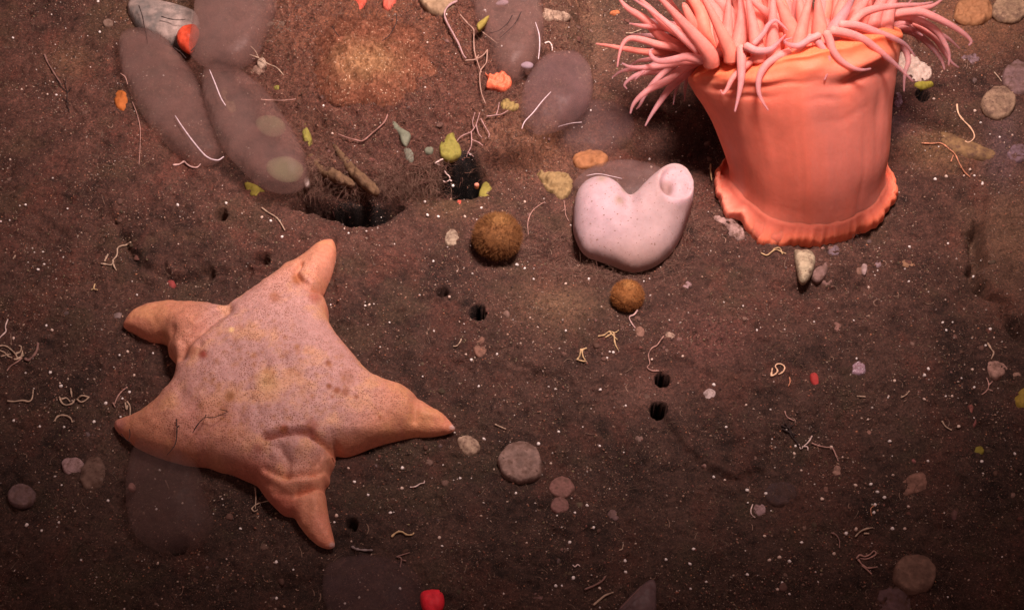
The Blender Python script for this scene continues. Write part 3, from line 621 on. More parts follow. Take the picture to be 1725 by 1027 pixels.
def squirt(label, outline, m, cap, lift=0., seams=(), guts=(), name='sea_squirt'):
    px = np.array(outline, float); cu, cv = px.mean(0); g = G(cu, cv); zb = g[2]+lift
    root = empty(name, (g[0], g[1], zb)); tag(root, label, 'sea squirt', 'glassy sea squirts')
    obj_z = zb
    b = body('tunic', outline, m, cap=cap, z0=zb, parent=root, na=.03, ns=2.0, seed=int(cu) % 50)
    top = zb+cap*.9
    for pts, r in seams:
        s = spline(pts, max(10, len(pts)*6)); q = np.array([P(u, v, top) for u, v in s])
        V, F = tube(q, r*.8/95*np.sin(np.linspace(.35, 2.8, len(q)))**.5, 7); obj('seam', V, F, seam_m, root)
    for (u, v, a, b_, rot, mm_) in guts:
        c0 = P(u, v, zb+cap*.36); V, F = ball(c0, a/90, b_/90, min(a, b_)/150, rot); obj('gut', V, F, mm_, root)
    return root
def ball(c, rx, ry, rz, rot=0, nu=22, nv=14, na=.06, seed=2):
    V = []; a0 = -R_(rot)
    for i in range(nv+1):
        ph = math.pi*i/nv
        for j in range(nu):
            t = 2*math.pi*j/nu; x_, y_, z_ = math.sin(ph)*math.cos(t), math.sin(ph)*math.sin(t), math.cos(ph)
            V.append((x_, y_, z_))
    V = np.array(V); k = 1+na*2*fbm(V[:, 0]*1.7+V[:, 2]+9, V[:, 1]*1.7+V[:, 2]*.6+4, seed, 3); V = V*k[:, None]*[rx, ry, rz]
    X_ = V[:, 0]*math.cos(a0)-V[:, 1]*math.sin(a0); Y_ = V[:, 0]*math.sin(a0)+V[:, 1]*math.cos(a0)
    V = np.stack([X_, Y_, V[:, 2]], 1)+c; idx = np.arange((nv+1)*nu).reshape(nv+1, nu); i2 = np.roll(idx, -1, 1)
    return V, np.stack([idx[:-1], i2[:-1], i2[1:], idx[1:]], -1).reshape(-1, 4)[:, ::-1]
squirt('glassy brown oval sea squirt with two ochre patches inside, lower right of the left cluster', [(340,122),(360,114),(400,124),(440,148),(475,190),(500,230),(518,268),(522,300),(505,322),(470,326),(435,312),(400,280),(375,250),(355,205),(342,165)], gA, .6, .2,
       seams=[([(353,118),(362,140),(372,165),(380,178)],1.6)], guts=[(456,212,26,20,30,gut_m),(480,285,30,24,20,gut_m)])
squirt('long glassy brown sea squirt with a bright white curved line along it', [(200,70),(225,55),(265,62),(300,90),(325,120),(345,160),(360,205),(372,240),(378,262),(360,278),(325,276),(285,250),(250,210),(225,170),(205,120)], gA, .5, .10,
       seams=[([(295,195),(308,215),(328,242),(348,264),(366,270),(377,264)],1.9)])
squirt('tall cloudy brown sea squirt beside the bright red lump at the top left', [(335,-40),(400,-60),(455,-30),(468,10),(462,40),(445,75),(430,100),(400,118),(365,118),(335,108),(318,85),(325,40)], gA, .6, .1)
squirt('milky pale sea squirt with thin dark threads at the top left', [(215,20),(222,2),(240,2),(280,12),(310,18),(335,30),(335,60),(318,78),(295,80),(265,70),(235,52)], glass('jelly_milky', (.97, .86, .80), 8., .5, (.42, .31, .27)), .35, .05)
squirt('upper glassy violet brown sea squirt with a white side line near the top centre', [(800,-60),(860,-80),(905,-40),(915,20),(916,60),(906,100),(885,128),(860,138),(835,118),(818,80),(800,40),(790,0)], gA, .55, .05,
       seams=[([(902,38),(908,58),(909,78),(907,100)],1.4)], guts=[(846,5,11,6,-15,vio_m),(888,110,10,7,0,vio_m)])
squirt('rounded glassy violet brown sea squirt with a slanting white line left of the anemone', [(875,175),(885,140),(905,112),(935,96),(970,95),(993,115),(1000,145),(992,180),(965,205),(940,220),(905,226),(882,212)], gB, .55, .05,
       seams=[([(879,217),(884,205),(898,190),(914,170),(928,155)],1.2)])
squirt('dark violet sea squirt lying flat with a thin arched white line', [(915,232),(925,205),(950,190),(985,180),(1025,178),(1060,192),(1070,215),(1060,240),(1030,262),(990,268),(950,260),(925,248)], gC, .42, .02,
       seams=[([(916,234),(922,224),(940,214),(962,208),(980,206)],1.1)])
squirt('flattened reddish glassy sea squirt behind the white two lobed sea squirt', [(965,318),(975,298),(1000,285),(1040,276),(1085,280),(1120,292),(1145,310),(1130,330),(1060,350),(1000,345)], glass('jelly_reddish', (.88, .50, .44), 1.2), .30, .0,
       seams=[([(988,296),(1008,293),(1030,297),(1048,301)],.8)])
squirt('dim brown glassy sea squirt lapping over the lower left arm of the starfish', [(232,740),(250,715),(275,722),(305,738),(325,755),(338,790),(350,840),(362,890),(330,925),(270,930),(225,900),(212,850),(215,790)], glass('jelly_dim', (.60, .36, .32), .6, .10, (.09, .045, .038)), .5, .12)
squirt('dark glassy sea squirt at the bottom edge beside the red spot', [(545,965),(565,945),(610,938),(660,944),(700,962),(715,1000),(705,1040),(640,1070),(570,1050),(545,1010)], gC, .4, .02)
# ================================================================== LUMPS, SPONGES, SHELLS, STONES
def lump(name, label, cat, outline, col, cap=.2, rough=.75, var=.3, ns=9, bs=.4, bscale=22, lift=-.02, na=.05, spec=.2, group=None, alpha=1., sss=0., speck=None, nsz=4, kz=1., dust=0.):
    key = 'mat_'+name+'_%d_%d_%d_%d' % (col[0]*99, col[1]*99, col[2]*99, alpha*10)
    m = mat(key, col=col, rough=rough, var=var, ns=ns, bs=bs, bscale=bscale, alpha=alpha, sss=sss, speck=speck, dust=dust, spec=spec)
    o = body(name, outline, m, cap=cap, lift=lift, na=na, ns=nsz, seed=int(outline[0][0]) % 97, kz=kz); tag(o, label, cat, group); return o
L = lump
# yellow green and grey green sponges
YG = (.25, .21, .045)
L('sponge','yellow green sponge lump above the white worm in the centre','sponge',[(742,262),(740,245),(748,238),(752,226),(764,222),(768,238),(776,250),(776,262),(762,270),(750,269)],YG,.16,na=.10,sss=.1)
L('sponge','upright yellow green sponge strip right of the black hollow','sponge',[(802,278),(815,274),(825,284),(828,305),(832,325),(834,345),(825,350),(812,347),(806,330),(812,308),(808,292)],(.26,.21,.045),.14,na=.10)
L('sponge','narrow yellow green sponge beside the large glassy oval','sponge',[(503,198),(510,195),(516,210),(524,228),(526,245),(518,250),(510,235),(506,215)],YG,.12,na=.08)
L('sponge','small bright yellow green sponge dot above the glassy oval','sponge',ell(467,147,8,7),YG,.10,na=.10)
L('sponge','yellow green sponge tuft under the glassy oval','sponge',[(412,308),(425,310),(440,318),(447,325),(432,332),(418,326)],(.30,.23,.04),.09,na=.10)
L('sponge','yellow green sponge flake just above the round hole near the anemone','sponge',[(1540,142),(1552,138),(1566,139),(1573,144),(1562,149),(1546,149)],(.34,.28,.04),.07,na=.10)
L('sponge','yellow ochre sponge cluster at the far right edge','sponge',[(1708,672),(1716,660),(1724,655),(1735,662),(1736,690),(1724,692),(1712,686)],(.30,.20,.035),.14,na=.12)
L('sponge','dull olive yellow sponge button on the lower right silt','sponge',ell(1648,760,10,8),(.24,.19,.03),.08,na=.10)
L('sponge','faint olive yellow sponge streak on the upper glassy sea squirt','sponge',[(803,42),(812,34),(824,26),(820,36),(812,46),(806,50)],(.30,.22,.05),.06,lift=.35)
L('sponge','grey green forked sponge on the red brown mound','sponge',[(659,205),(664,203),(672,212),(684,222),(692,226),(690,236),(684,246),(676,240),(672,228),(662,218)],(.165,.165,.115),.09)
L('sponge','grey green drop shaped sponge below the forked one','sponge',[(678,246),(686,248),(696,258),(698,268),(692,274),(684,270),(680,258)],(.17,.16,.12),.09)
L('sponge','grey green wedge sponge left of the yellow green lump','sponge',[(714,254),(722,248),(730,242),(731,250),(727,259),(717,259)],(.17,.165,.115),.07)
L('sponge','ragged ochre sponge beside the white two lobed sea squirt','sponge',[(903,294),(915,292),(930,294),(950,293),(962,300),(966,315),(960,330),(948,338),(936,334),(922,324),(912,312)],(.30,.19,.085),.16,na=.16,bs=.8,nsz=6)
L('sponge','rusty orange sponge crust above the white two lobed sea squirt','sponge',[(965,266),(985,256),(1010,256),(1025,268),(1015,282),(990,285),(970,282)],(.32,.13,.055),.12,na=.12)
L('sponge','small ochre sponge block below the orange ragged lump','sponge',[(843,172),(855,169),(872,172),(874,184),(860,187),(846,185)],(.30,.20,.07),.10,na=.1)
L('sponge','fuzzy pinkish white sponge behind the right side of the anemone','sponge',[(1506,98),(1520,92),(1535,100),(1550,108),(1566,118),(1568,135),(1556,142),(1540,142),(1526,132),(1512,118)],(.55,.40,.33),.18,na=.16,sss=.2,bs=.6,nsz=6)
L('sponge','faint ochre sponge smear between the glassy ovals','sponge',ell(385,168,10,24,-20),(.26,.16,.09),.05,na=.15)
L('sponge','small orange sponge on the left side of the long glassy sea squirt','sponge',ell(205,170,12,17),(.46,.13,.03),.14)
L('sponge','pale brown frilly sponge against the top of the picture left of the twig','sponge',[(700,-20),(760,-20),(768,5),(752,24),(735,26),(715,15)],(.32,.20,.12),.15,na=.12)
# red and orange things
L('sponge','bright red lump between the milky and the cloudy sea squirts','sponge',[(298,62),(304,52),(316,46),(330,44),(336,55),(330,72),(322,88),(310,84),(300,74)],(.80,.10,.045),.35,lift=.25,sss=.2,rough=.4,na=.06)
o = L('soft_coral','orange ragged lump with a pointed left corner near the upper centre','coral',[(817,122),(824,128),(834,127),(846,123),(853,128),(861,134),(862,142),(856,150),(846,154),(834,150),(819,146),(822,135)],(.82,.17,.085),.16,sss=.2,rough=.5,na=.12,lift=.04,nsz=7)
L('sea_squirt','red squirt stub on the top edge, left one of the pair','sea squirt',[(595,-12),(612,-12),(619,5),(613,20),(600,19),(594,5)],(.62,.10,.06),.2,sss=.2)
L('sea_squirt','red squirt stub on the top edge, right one of the pair','sea squirt',[(648,-12),(670,-12),(668,5),(656,18),(645,12)],(.60,.12,.08),.2,sss=.2)
L('sponge','bright red spot at the bottom edge','sponge',[(708,1000),(722,994),(740,994),(748,1002),(747,1024),(730,1036),(712,1026)],(.85,.03,.05),.2,sss=.2,rough=.5)
L('sponge','small red stub standing on the silt right of centre','sponge',[(1365,630),(1373,628),(1379,636),(1379,650),(1372,650),(1366,642)],(.46,.05,.045),.12)
L('sponge','dull red dot above the upper left arm of the starfish','sponge',ell(288,480,8,8),(.30,.055,.05),.07)
L('sponge','tiny red bead below the black hollow','sponge',ell(774,342,4,5),(.65,.09,.06),.06)
L('sponge','orange crust patch in the top right corner of the picture','sponge',ell(1640,20,34,24),(.34,.15,.07),.12,na=.14)
L('sponge','flat orange chip just left of the crown of tentacles','sponge',ell(1036,22,9,4),(.5,.15,.06),.05)
L('sponge','small pink orange bead at the right rim of the black hollow','sponge',ell(803,311,4,3),(.8,.3,.2),.05)
# round shells and discs
def disc(label, u, v, r, col, th_=.06, asp=.82, jit=.04, notch=None, group='round flat shells on the silt'):
    pts = ell(u, v, r, r*asp, 0, 20, jit)
    if notch: pts = [(a+(6 if math.hypot(a-notch[0], b-notch[1]) < 14 else 0), b+(2 if math.hypot(a-notch[0], b-notch[1]) < 14 else 0)) for a, b in pts]
    return L('shell', label, 'shell', pts, col, cap=th_, kz=1.4, lift=.015, var=.45, ns=7, bs=.8, na=.06, dust=.85, group=group, speck=(14, .66, (.09, .05, .04)))
disc('round greyish brown shell with a chipped corner right of the starfish arm', 876, 779, 37, (.27,.165,.135), .11, .93, notch=(900,800))
disc('round sandy shell below the violet disc near the right edge', 1682, 175, 29, (.34,.21,.135), .10, .92)
disc('smooth violet brown disc cut by the right edge', 1714, 134, 26, (.22,.125,.12), .10, 1.1)
disc('large round dark brown shell in the lower right corner', 1540, 968, 37, (.22,.125,.09), .12, .88)
disc('faint pinkish round shell below the chipped shell', 946, 822, 22, (.26,.12,.10), .06, .85)
disc('small faint pinkish flat shell touching the one above it', 943, 852, 16, (.24,.11,.095), .05, .9)
disc('dim rounded shell at the far left of the lower silt', 37, 836, 24, (.20,.12,.115), .08, .8)
disc('pale brown flat disc in the top right corner', 1700, 18, 30, (.34,.21,.13), .09, .7)
disc('small grey round disc among the silt at the upper left', 182, 40, 9, (.26,.16,.12), .05, .75)
# stones
def stone(label, out_, col, cap=.14, **k):
    return L('stone', label, 'stone', out_, col, cap=cap, **{**dict(na=.10, bs=.7, rough=.9, dust=.9, spec=.1, lift=-.05), **k})
stone('upright pale green stone under the foot of the anemone', [(1338,422),(1350,425),(1362,422),(1373,432),(1372,450),(1366,466),(1354,477),(1346,470),(1341,448)], (.46,.36,.24), .22, lift=.04, speck=(20,.68,(.2,.13,.08)))
stone('pinkish stone leaning against the pale green stone', ell(1380,456,14,20,20), (.26,.15,.13), .16)
stone('round white pebble alone on the silt', ell(1195,665,11,10), (.62,.46,.43), .13)
stone('drop shaped pale brown pebble on the lower right silt', [(1412,777),(1420,780),(1426,792),(1420,803),(1408,806),(1401,798),(1405,786)], (.40,.22,.17), .15)
stone('small blurred pinkish pebble with a white thread at its left', ell(1279,859,12,11), (.44,.28,.28), .13)
stone('cream five sided pebble off the tip of the right starfish arm', [(770,740),(780,734),(794,736),(806,745),(809,758),(800,767),(786,769),(774,758)], (.46,.31,.22), .15)
stone('flat pinkish brown stone near the right edge', [(1661,614),(1672,609),(1688,614),(1697,624),(1690,634),(1678,641),(1666,634)], (.42,.24,.19), .14)
stone('small buff stone next to the flat pinkish brown stone', ell(1712,634,10,6), (.40,.23,.17), .07)
stone('angular brown flat stone on the lower right silt', [(1501,822),(1515,815),(1530,802),(1550,795),(1562,806),(1560,826),(1545,832),(1522,838),(1506,834)], (.27,.135,.10), .10, kz=.8)
stone('cream pebble with a tan worm tube at its left', ell(1127,567,11,8,10), (.48,.32,.24), .12)
stone('tan pebble at the foot of the wavy thread', ell(1077,562,9,10), (.36,.19,.14), .11)
stone('mauve angular pebble right of the small furry ball', [(1150,474),(1163,472),(1166,484),(1160,492),(1149,489)], (.40,.25,.25), .10)
stone('rust brown oval stone on the middle silt', ell(1409,550,9,12,-20), (.32,.16,.13), .10)
stone('ochre bent flake right of the anemone foot', [(1509,422),(1519,430),(1530,438),(1548,442),(1548,450),(1530,454),(1514,448),(1508,436)], (.36,.19,.11), .06)
stone('round tan bead below the anemone foot', ell(1462,405,5,5), (.48,.30,.20), .07)
stone('pale violet pebble among the stones below the anemone', ell(1476,446,10,9), (.36,.24,.25), .10)
stone('brown pebble touching the pale violet pebble', ell(1452,456,13,12), (.28,.15,.11), .11)
stone('curved white shell chip on the brown pebble', [(1452,446),(1459,444),(1461,454),(1457,463),(1452,458)], (.44,.30,.28), .08, lift=.05)
stone('pale pink stone at the lower left corner of the anemone foot', [(1198,368),(1206,362),(1220,366),(1236,372),(1250,386),(1256,402),(1244,408),(1228,398),(1222,386),(1208,380)], (.42,.26,.23), .13)
stone('thin pink stone under the front edge of the anemone foot', ell(1385,417,11,6,-20), (.46,.24,.19), .06)
stone('purple grey stone under the front of the anemone', ell(1405,424,11,8), (.22,.15,.17), .09)
stone('dark pink pebble behind the pale green stone', ell(1392,474,12,8,10), (.26,.14,.12), .08)
stone('pale lump with a red fleck left of the large furry ball', [(752,392),(762,386),(771,393),(775,408),(768,420),(756,420),(749,408)], (.42,.31,.22), .13)
stone('faint rust brown stone below the round hole', ell(810,586,13,17,20), (.28,.14,.10), .07)
stone('small square white stone at the right of the glassy oval', ell(517,307,5,9), (.55,.42,.38), .12, lift=.1)
stone('pale sandy oblong stone left of the crown of tentacles', [(908,24),(918,18),(935,22),(952,22),(962,30),(948,38),(928,37),(912,34)], (.42,.28,.20), .13)
stone('dim mauve stone at the lower centre', ell(1033,870,11,12), (.22,.13,.125), .10)
stone('small brown pebble on the flat ledge', ell(1267,770,9,8), (.28,.16,.13), .08)
stone('flat pinkish chip at the rim of the flat ledge', ell(1192,786,11,4,10), (.34,.19,.16), .05)
stone('dim oval stone near the bottom edge', ell(906,1007,10,10), (.24,.13,.12), .09)
stone('pink blurred pebble at the lower left', [(105,778),(116,772),(130,772),(142,780),(142,795),(130,804),(114,802),(106,792)], (.40,.25,.24), .16)
stone('brown translucent lump beside the pink blurred pebble', ell(158,800,22,32,15), (.22,.13,.10), .12, alpha=.8)
stone('small pink oval on the glassy lower left sea squirt', ell(222,820,6,7), (.40,.20,.17), .07, lift=.25)
stone('slender red brown chip on the lower right silt', ell(1536,770,6,14,-20), (.30,.11,.10), .07)
stone('slim reddish chip right of centre', ell(1491,690,4,11,-5), (.28,.12,.10), .05)
stone('red brown chip at the edge of the dark groove', ell(1633,692,6,11,20), (.32,.11,.09), .06)
stone('red dim chip below that groove chip', ell(1640,712,5,8,0), (.26,.09,.08), .05)
stone('cream small pebble at the left below the starfish arm tip', ell(187,660,5,4), (.36,.25,.2), .05)
stone('pale bead above the upper left arm of the starfish', ell(165,566,8,7), (.26,.18,.16), .07)
stone('fuzzy pale chip at the tip of the upper left arm', ell(200,534,12,6), (.30,.21,.2), .06)
stone('white crusted stone with violet glitter right of centre', ell(1446,622,13,12), (.44,.27,.33), .10, speck=(40,.58,(.9,.8,.85)))
stone('bright white chip below the crusted violet stone', ell(1436,635,8,4,15), (.85,.75,.72), .05)
stone('violet glistening lump at the right side of the column', ell(1512,170,8,14,-10), (.34,.22,.30), .10, speck=(34,.6,(.9,.75,.85)))
stone('brown stone left of the dark groove', ell(1463,730,5,6), (.34,.17,.13), .05)
stone('tiny pink chip at the centre right of the dark hollow', ell(905,671,7,4,25), (.32,.13,.12), .04)
stone('tiny cream chip at the centre left of the pink chip', ell(877,678,6,7), (.32,.22,.17), .05)
stone('grey brown pebble on the lower silt by the small black burrow', ell(1078,742,10,6,20), (.30,.19,.16), .06)
stone('small brown pebble below the double tunnel', ell(1073,708,7,5), (.30,.17,.13), .06)
stone('violet brown pebble in the upper left with a thin stalk', ell(139,124,9,6), (.34,.19,.22), .06)
stone('cream pebble at the foot of the tall glassy squirt', ell(441,108,8,9), (.50,.35,.26), .10, lift=.05)
stone('pinkish lump under the cream pebble with orange beads', ell(436,122,13,9), (.32,.19,.14), .09)
stone('pale tan flake on the right flank of the cloudy sea squirt', ell(468,45,20,9,-5), (.30,.19,.14), .06, alpha=.8)
stone('grey violet lump right of the tentacle tips', ell(1632,102,18,10), (.32,.20,.22), .08, alpha=.8)
stone('faint violet lump at the right edge', ell(1716,260,20,16), (.26,.16,.19), .07, alpha=.8)
stone('long ochre flattened ridge right of the anemone', [(1578,225),(1600,228),(1630,240),(1660,252),(1680,262),(1665,272),(1630,268),(1600,258),(1584,242)], (.27,.155,.075), .12, na=.06)
stone('white speckled pebble on the mound right of the orange dome', ell(748,120,5,4), (.60,.40,.38), .06)
stone('grey lump near the lower right corner disc', [(1475,1010),(1482,990),(1500,985),(1520,990),(1535,1005),(1530,1035),(1480,1040)], (.17,.10,.10), .12, alpha=.9)
stone('dim grey lump in the lower centre', ell(1315,833,28,22,0,14,.02), (.11,.07,.07), .08, alpha=.45)
stone('pinkish bead in the lower right darkness', ell(1608,868,9,10), (.24,.12,.11), .07, alpha=.9)
stone('small grey bead near the two white grains', ell(1459,843,6,6), (.24,.18,.16), .06)
stone('brown bead in the lower centre of the silt', ell(1391,828,8,9), (.24,.12,.09), .06)
# fibrous strands leaning over the crevice
for lb, q in (('long matted ochre strand slanting down to the dark crevice', [(560,248),(570,250),(600,282),(628,306),(640,322),(632,328),(612,314),(585,288)]),('short matted brown strand left of the long ochre strand', [(520,262),(535,268),(560,285),(590,300),(598,312),(575,308),(545,294),(522,278)])):
    L('hydroid', lb, 'hydroid', q, (.17,.095,.05), .13, lift=.02, na=.2, bs=1., rough=.95, nsz=7, dust=.5)
# furry balls
def furry(label, u, v, r, col, ctr, nh=5200, squash=.92, name='sponge', hl=.085, lift=.0, sub=None):
    g = G(u, v+r*.45); rw = r/97; c0 = np.array([g[0], g[1], 0]); 
    c0 = P(u, v, g[2]+rw*squash*.75+lift)
    root = empty(name, (c0[0], c0[1], c0[2]-rw*squash)); tag(root, label, 'sponge', None)
    V, F = ball(c0, rw, rw, rw*squash, 0, 64, 40, na=.07)
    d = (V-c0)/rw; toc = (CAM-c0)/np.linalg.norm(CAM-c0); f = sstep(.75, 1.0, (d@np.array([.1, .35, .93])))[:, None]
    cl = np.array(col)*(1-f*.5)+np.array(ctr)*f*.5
    obj('body', V, F, mat('ball_sponge', attr=True, rough=.9, var=.45, ns=16, bs=.8, bscale=30, speck=(22,.66,(.06,.03,.015))), root, cols=cl)
    n = rng.normal(size=(nh, 3)); n /= np.linalg.norm(n, axis=1)[:, None]; n = n[n[:, 2] > -.5]
    b = c0+n*np.array([rw, rw, rw*squash])*.99; nn = n+rng.normal(size=n.shape)*.35; nn /= np.linalg.norm(nn, axis=1)[:, None]
    Vh, Fh, k = hairs(b, nn, rng.uniform(.35, 1, len(b))*hl, np.full(len(b), .0042), .3)
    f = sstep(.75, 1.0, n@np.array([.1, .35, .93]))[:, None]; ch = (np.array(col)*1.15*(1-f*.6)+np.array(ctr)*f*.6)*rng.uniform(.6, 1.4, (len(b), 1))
    h = obj('fuzz', Vh, Fh, mat('fuzz', attr=True, rough=.9, var=.1, bs=0), root, cols=np.repeat(ch, k, 0), smooth=False); h['kind'] = 'stuff'
    return root
furry('large furry rust brown ball sponge left of the white two lobed sea squirt', 838, 398, 38, (.20,.080,.026), (.40,.20,.065))
furry('small furry orange brown ball sponge under the white two lobed sea squirt', 1057, 498, 25, (.28,.105,.030), (.46,.22,.07), 2600, hl=.055)
# broad orange dome on the mound
dz0 = G(622, 125); root = empty('sponge', dz0); tag(root, 'broad soft orange and ochre dome sponge on top of the red brown mound', 'sponge')
def dcol(x, y, z):
    U, Vv = to_px(x, y, dz0[2]+z); q = np.hypot((U-615)/85, (Vv-98)/55); n = fbm(x*5, y*5, 4, 3)
    k = (1-sstep(.1, 1.0, q+.25*n))[:, None]; return (np.array([.20,.068,.036])*(1-k)+np.array([.33,.16,.075])*k)*(1+.25*n[:, None])
db = body('dome', ell(622,108,112,78,0,18,.14), mat('dome_sponge', attr=True, rough=.9, var=.4, ns=14, bs=.6, bscale=24, speck=(30,.64,(.62,.42,.28))), cap=.5, kz=.9, lift=-.17, parent=root, cols=dcol, na=.05, step=.03, fn=lambda x, y, z: (x, y, z**2.8/.5**1.8))
vv = np.array([q.co[:] for q in db.data.vertices])+np.array(root.location); vv = vv[:len(vv)//2]
sel = rng.integers(0, len(vv), 9000); b = vv[sel]+rng.normal(size=(9000, 3))*[.045, .045, .008]; nn = rng.normal(size=b.shape)*.6+[0, 0, 1]; nn /= np.linalg.norm(nn, axis=1)[:, None]
Vh, Fh, k = hairs(b, nn, rng.uniform(.03, .09, len(b)), np.full(len(b), .004), .5); cc = dcol(b[:, 0], b[:, 1], 0*b[:, 0]+.3)*rng.uniform(.6, 1.5, (len(b), 1))
h = obj('fuzz', Vh, Fh, mat('fuzz'), root, cols=np.repeat(cc, k, 0), smooth=False); h['kind'] = 'stuff'
# ================================================================== THREADS, WORMS AND TWIGS
tan = mat('worm_tube', col=(.50,.34,.24), rough=.7, var=.4, ns=12, bs=.5); pinkt = mat('worm_tube_pink', col=(.48,.26,.21), rough=.7, var=.4, ns=12, bs=.5)
whit = mat('worm_white', col=(.80,.58,.52), rough=.6, var=.3, ns=14, bs=.4); drk = mat('hydroid_dark', col=(.035,.02,.018), rough=.8, var=.3); brn = mat('twig_brown', col=(.26,.135,.11), rough=.8, var=.35, ns=10, bs=.4)
org = mat('worm_orange', col=(.66,.27,.15), rough=.6, var=.5, ns=16, bs=.4); gold = mat('worm_gold', col=(.58,.38,.20), rough=.7, var=.4, ns=12, bs=.5)
def worm_many(label, paths, *a, **k):
    for q in paths: worm(label, [q], *a, **{**k, 'group': label})
def worm(label, paths, r, m, name='worm_tube', cat='worm tube', dz=.03, group=None, taper=.3, wob=0.):
    ps = [tubepx(q, r, dz, seed=i+int(q[0][0]), taper=taper, wob=wob) for i, q in enumerate(paths)]; V, F = join(ps)
    o = obj(name, V, F, m); tag(o, label, cat, group); return o
Wm = worm
Wm('pale hook shaped worm on the silt right of the anemone', [[(1612,176),(1614,190),(1622,202),(1634,214),(1641,226),(1640,234),(1632,240),(1626,238)]], 1.7, mat('worm_cream', col=(.85,.52,.33), var=.3, ns=14, bs=.4), 'worm', 'worm')
Wm('orange beaded worm stretching down right below the pale hook shaped worm', [[(1553,241),(1570,242),(1585,241),(1598,250),(1609,260),(1616,275),(1625,290),(1634,298)],[(1606,262),(1602,272)]], 1.6, org, 'worm', 'worm')
Wm('white forked knotted worm tube hanging at the black hollow', [[(733,275),(738,272),(746,268),(752,270),(754,278),(760,280),(768,277),(777,276)],[(733,275),(742,279),(748,286),(752,293),(757,297),(757,303),(751,308),(752,314)],[(751,308),(747,305)],[(752,312),(760,310)],[(757,303),(761,305)]], 1.7, whit, 'worm_tube', 'worm tube', dz=.12)
Wm('short white wriggly worm below the long glassy sea squirt', [[(292,278),(302,277),(310,272),(314,276),(322,281),(332,282),(338,276)]], 1.9, mat('worm_rosy', col=(.62,.38,.34), var=.3, bs=.4), 'worm', 'worm')
Wm('long fine tan thread running down left of the long glassy sea squirt', [[(223,172),(230,190),(236,215),(236,245),(234,277)]], 1.0, pinkt, 'thread', 'thread')
Wm('short faint curved thread on the upper end of the long glassy sea squirt', [[(203,124),(211,130),(215,142)]], 1.1, pinkt, 'thread', 'thread', dz=.4)
Wm('thick rosy twig curving down from the top edge', [[(770,2),(758,8),(750,18),(749,28),(755,42),(764,58),(773,75),(780,92),(785,98)]], 2.4, mat('twig_rose', col=(.40,.235,.225), var=.25, bs=.3), 'twig', 'twig', dz=.12)
Wm('branching tan twig right of the rosy twig', [[(775,25),(788,40),(798,50),(798,65),(799,85),(803,100),(808,115),(811,122)],[(805,48),(815,56),(828,66),(837,73)],[(785,102),(798,101),(806,98),(815,92),(821,84)],[(803,100),(806,93)],[(821,84),(820,100),(818,108),(810,118),(808,130),(809,145),(812,160),(818,175)]], 1.5, mat('twig_tan', col=(.38,.22,.165), var=.3, bs=.3), 'twig', 'twig', dz=.14)
Wm('pinkish branching twig spreading right of the yellow green lump', [[(808,190),(802,210),(794,222),(784,226),(774,232),(770,238)],[(802,210),(806,225),(812,232)],[(794,222),(794,245),(788,258),(786,264)],[(788,256),(798,264)],[(794,235),(806,240),(813,245)],[(820,196),(836,194),(846,192),(856,186)],[(836,194),(839,184),(841,173)],[(810,200),(818,215),(824,225),(823,232)],[(800,190),(796,205),(798,215)]], 1.2, mat('twig_pink', col=(.40,.22,.20), var=.3, bs=.3), 'twig', 'twig', dz=.10)
Wm('rust twig with a bent tip on the mound above the grey green sponges', [[(653,193),(648,205),(638,215),(625,226),(612,237),(600,236),(585,232),(570,226)]], 1.8, mat('twig_rust', col=(.33,.16,.13), var=.3, bs=.3), 'twig', 'twig', dz=.08)
Wm('tan bent thread above the top arm of the starfish', [[(441,350),(452,358),(464,365),(472,374),(480,388)]], 1.6, tan)
Wm('tangled tan loop of tubes above left of the starfish', [[(220,408),(212,413),(205,414),(198,418),(197,430),(190,438)],[(170,444),(178,445),(188,446),(190,438)],[(190,438),(192,448),(196,455)],[(178,436),(182,428),(176,440)]], 1.8, tan)
Wm('tiny gold hooked tube on the left silt', [[(160,478),(158,486),(164,488)],[(154,488),(158,486)]], 1.5, gold)
Wm('curled nest of tan tubes at the left edge', [[(-4,583),(8,582),(18,588),(26,596),(29,602)],[(26,596),(34,592),(36,584),(32,582)],[(28,604),(36,600),(38,590)],[(0,590),(8,594),(14,600),(20,602)],[(2,600),(10,598),(18,596)],[(24,605),(32,604),(40,598)]], 1.7, tan)
Wm('tan tube trailing down from the curled nest at the left edge', [[(37,603),(28,610),(18,616),(12,624)]], 1.4, pinkt)
Wm('rough brown curved tube right of the curled nest', [[(64,578),(62,590),(56,600),(46,607)],[(42,603),(48,607),(56,599)]], 2.6, brn)
Wm('white curved tube lying alone at the left', [[(13,675),(24,676),(38,674),(48,676),(54,671),(56,656)]], 1.8, tan)
Wm('cluster of curled tan tubes right of the white curved tube', [[(100,668),(104,678),(112,682),(122,679),(126,672)],[(119,654),(121,668)],[(104,672),(112,670),(118,676)],[(130,672),(136,677),(144,674),(150,668)],[(132,670),(138,666),(148,668)]], 1.8, tan)
Wm('arched pale tube below the cluster of curled tubes', [[(92,709),(96,702),(103,699),(112,700),(119,704),(122,711)]], 2.0, tan)
Wm('pinkish bent tube left of the lower left starfish arm', [[(214,652),(206,658),(198,668),(193,680)],[(190,678),(194,685)]], 1.4, pinkt)
Wm('small cream coil near the tip of the lower left arm', [[(211,678),(213,690),(215,682),(212,688)],[(214,676),(219,684),(219,700)]], 1.4, tan)
Wm('white wriggly thread at the far left edge above the nest', [[(13,538),(9,550),(10,558),(2,566),(-3,572)]], 1.4, whit)
Wm('short white flake at the far left edge', [[(26,430),(22,436)]], 1.6, tan)
Wm('tan thread under the belly of the starfish', [[(430,822),(431,840),(430,856)],[(424,856),(430,850),(440,846),(452,843)],[(424,856),(428,861),(434,858)]], 1.2, tan)
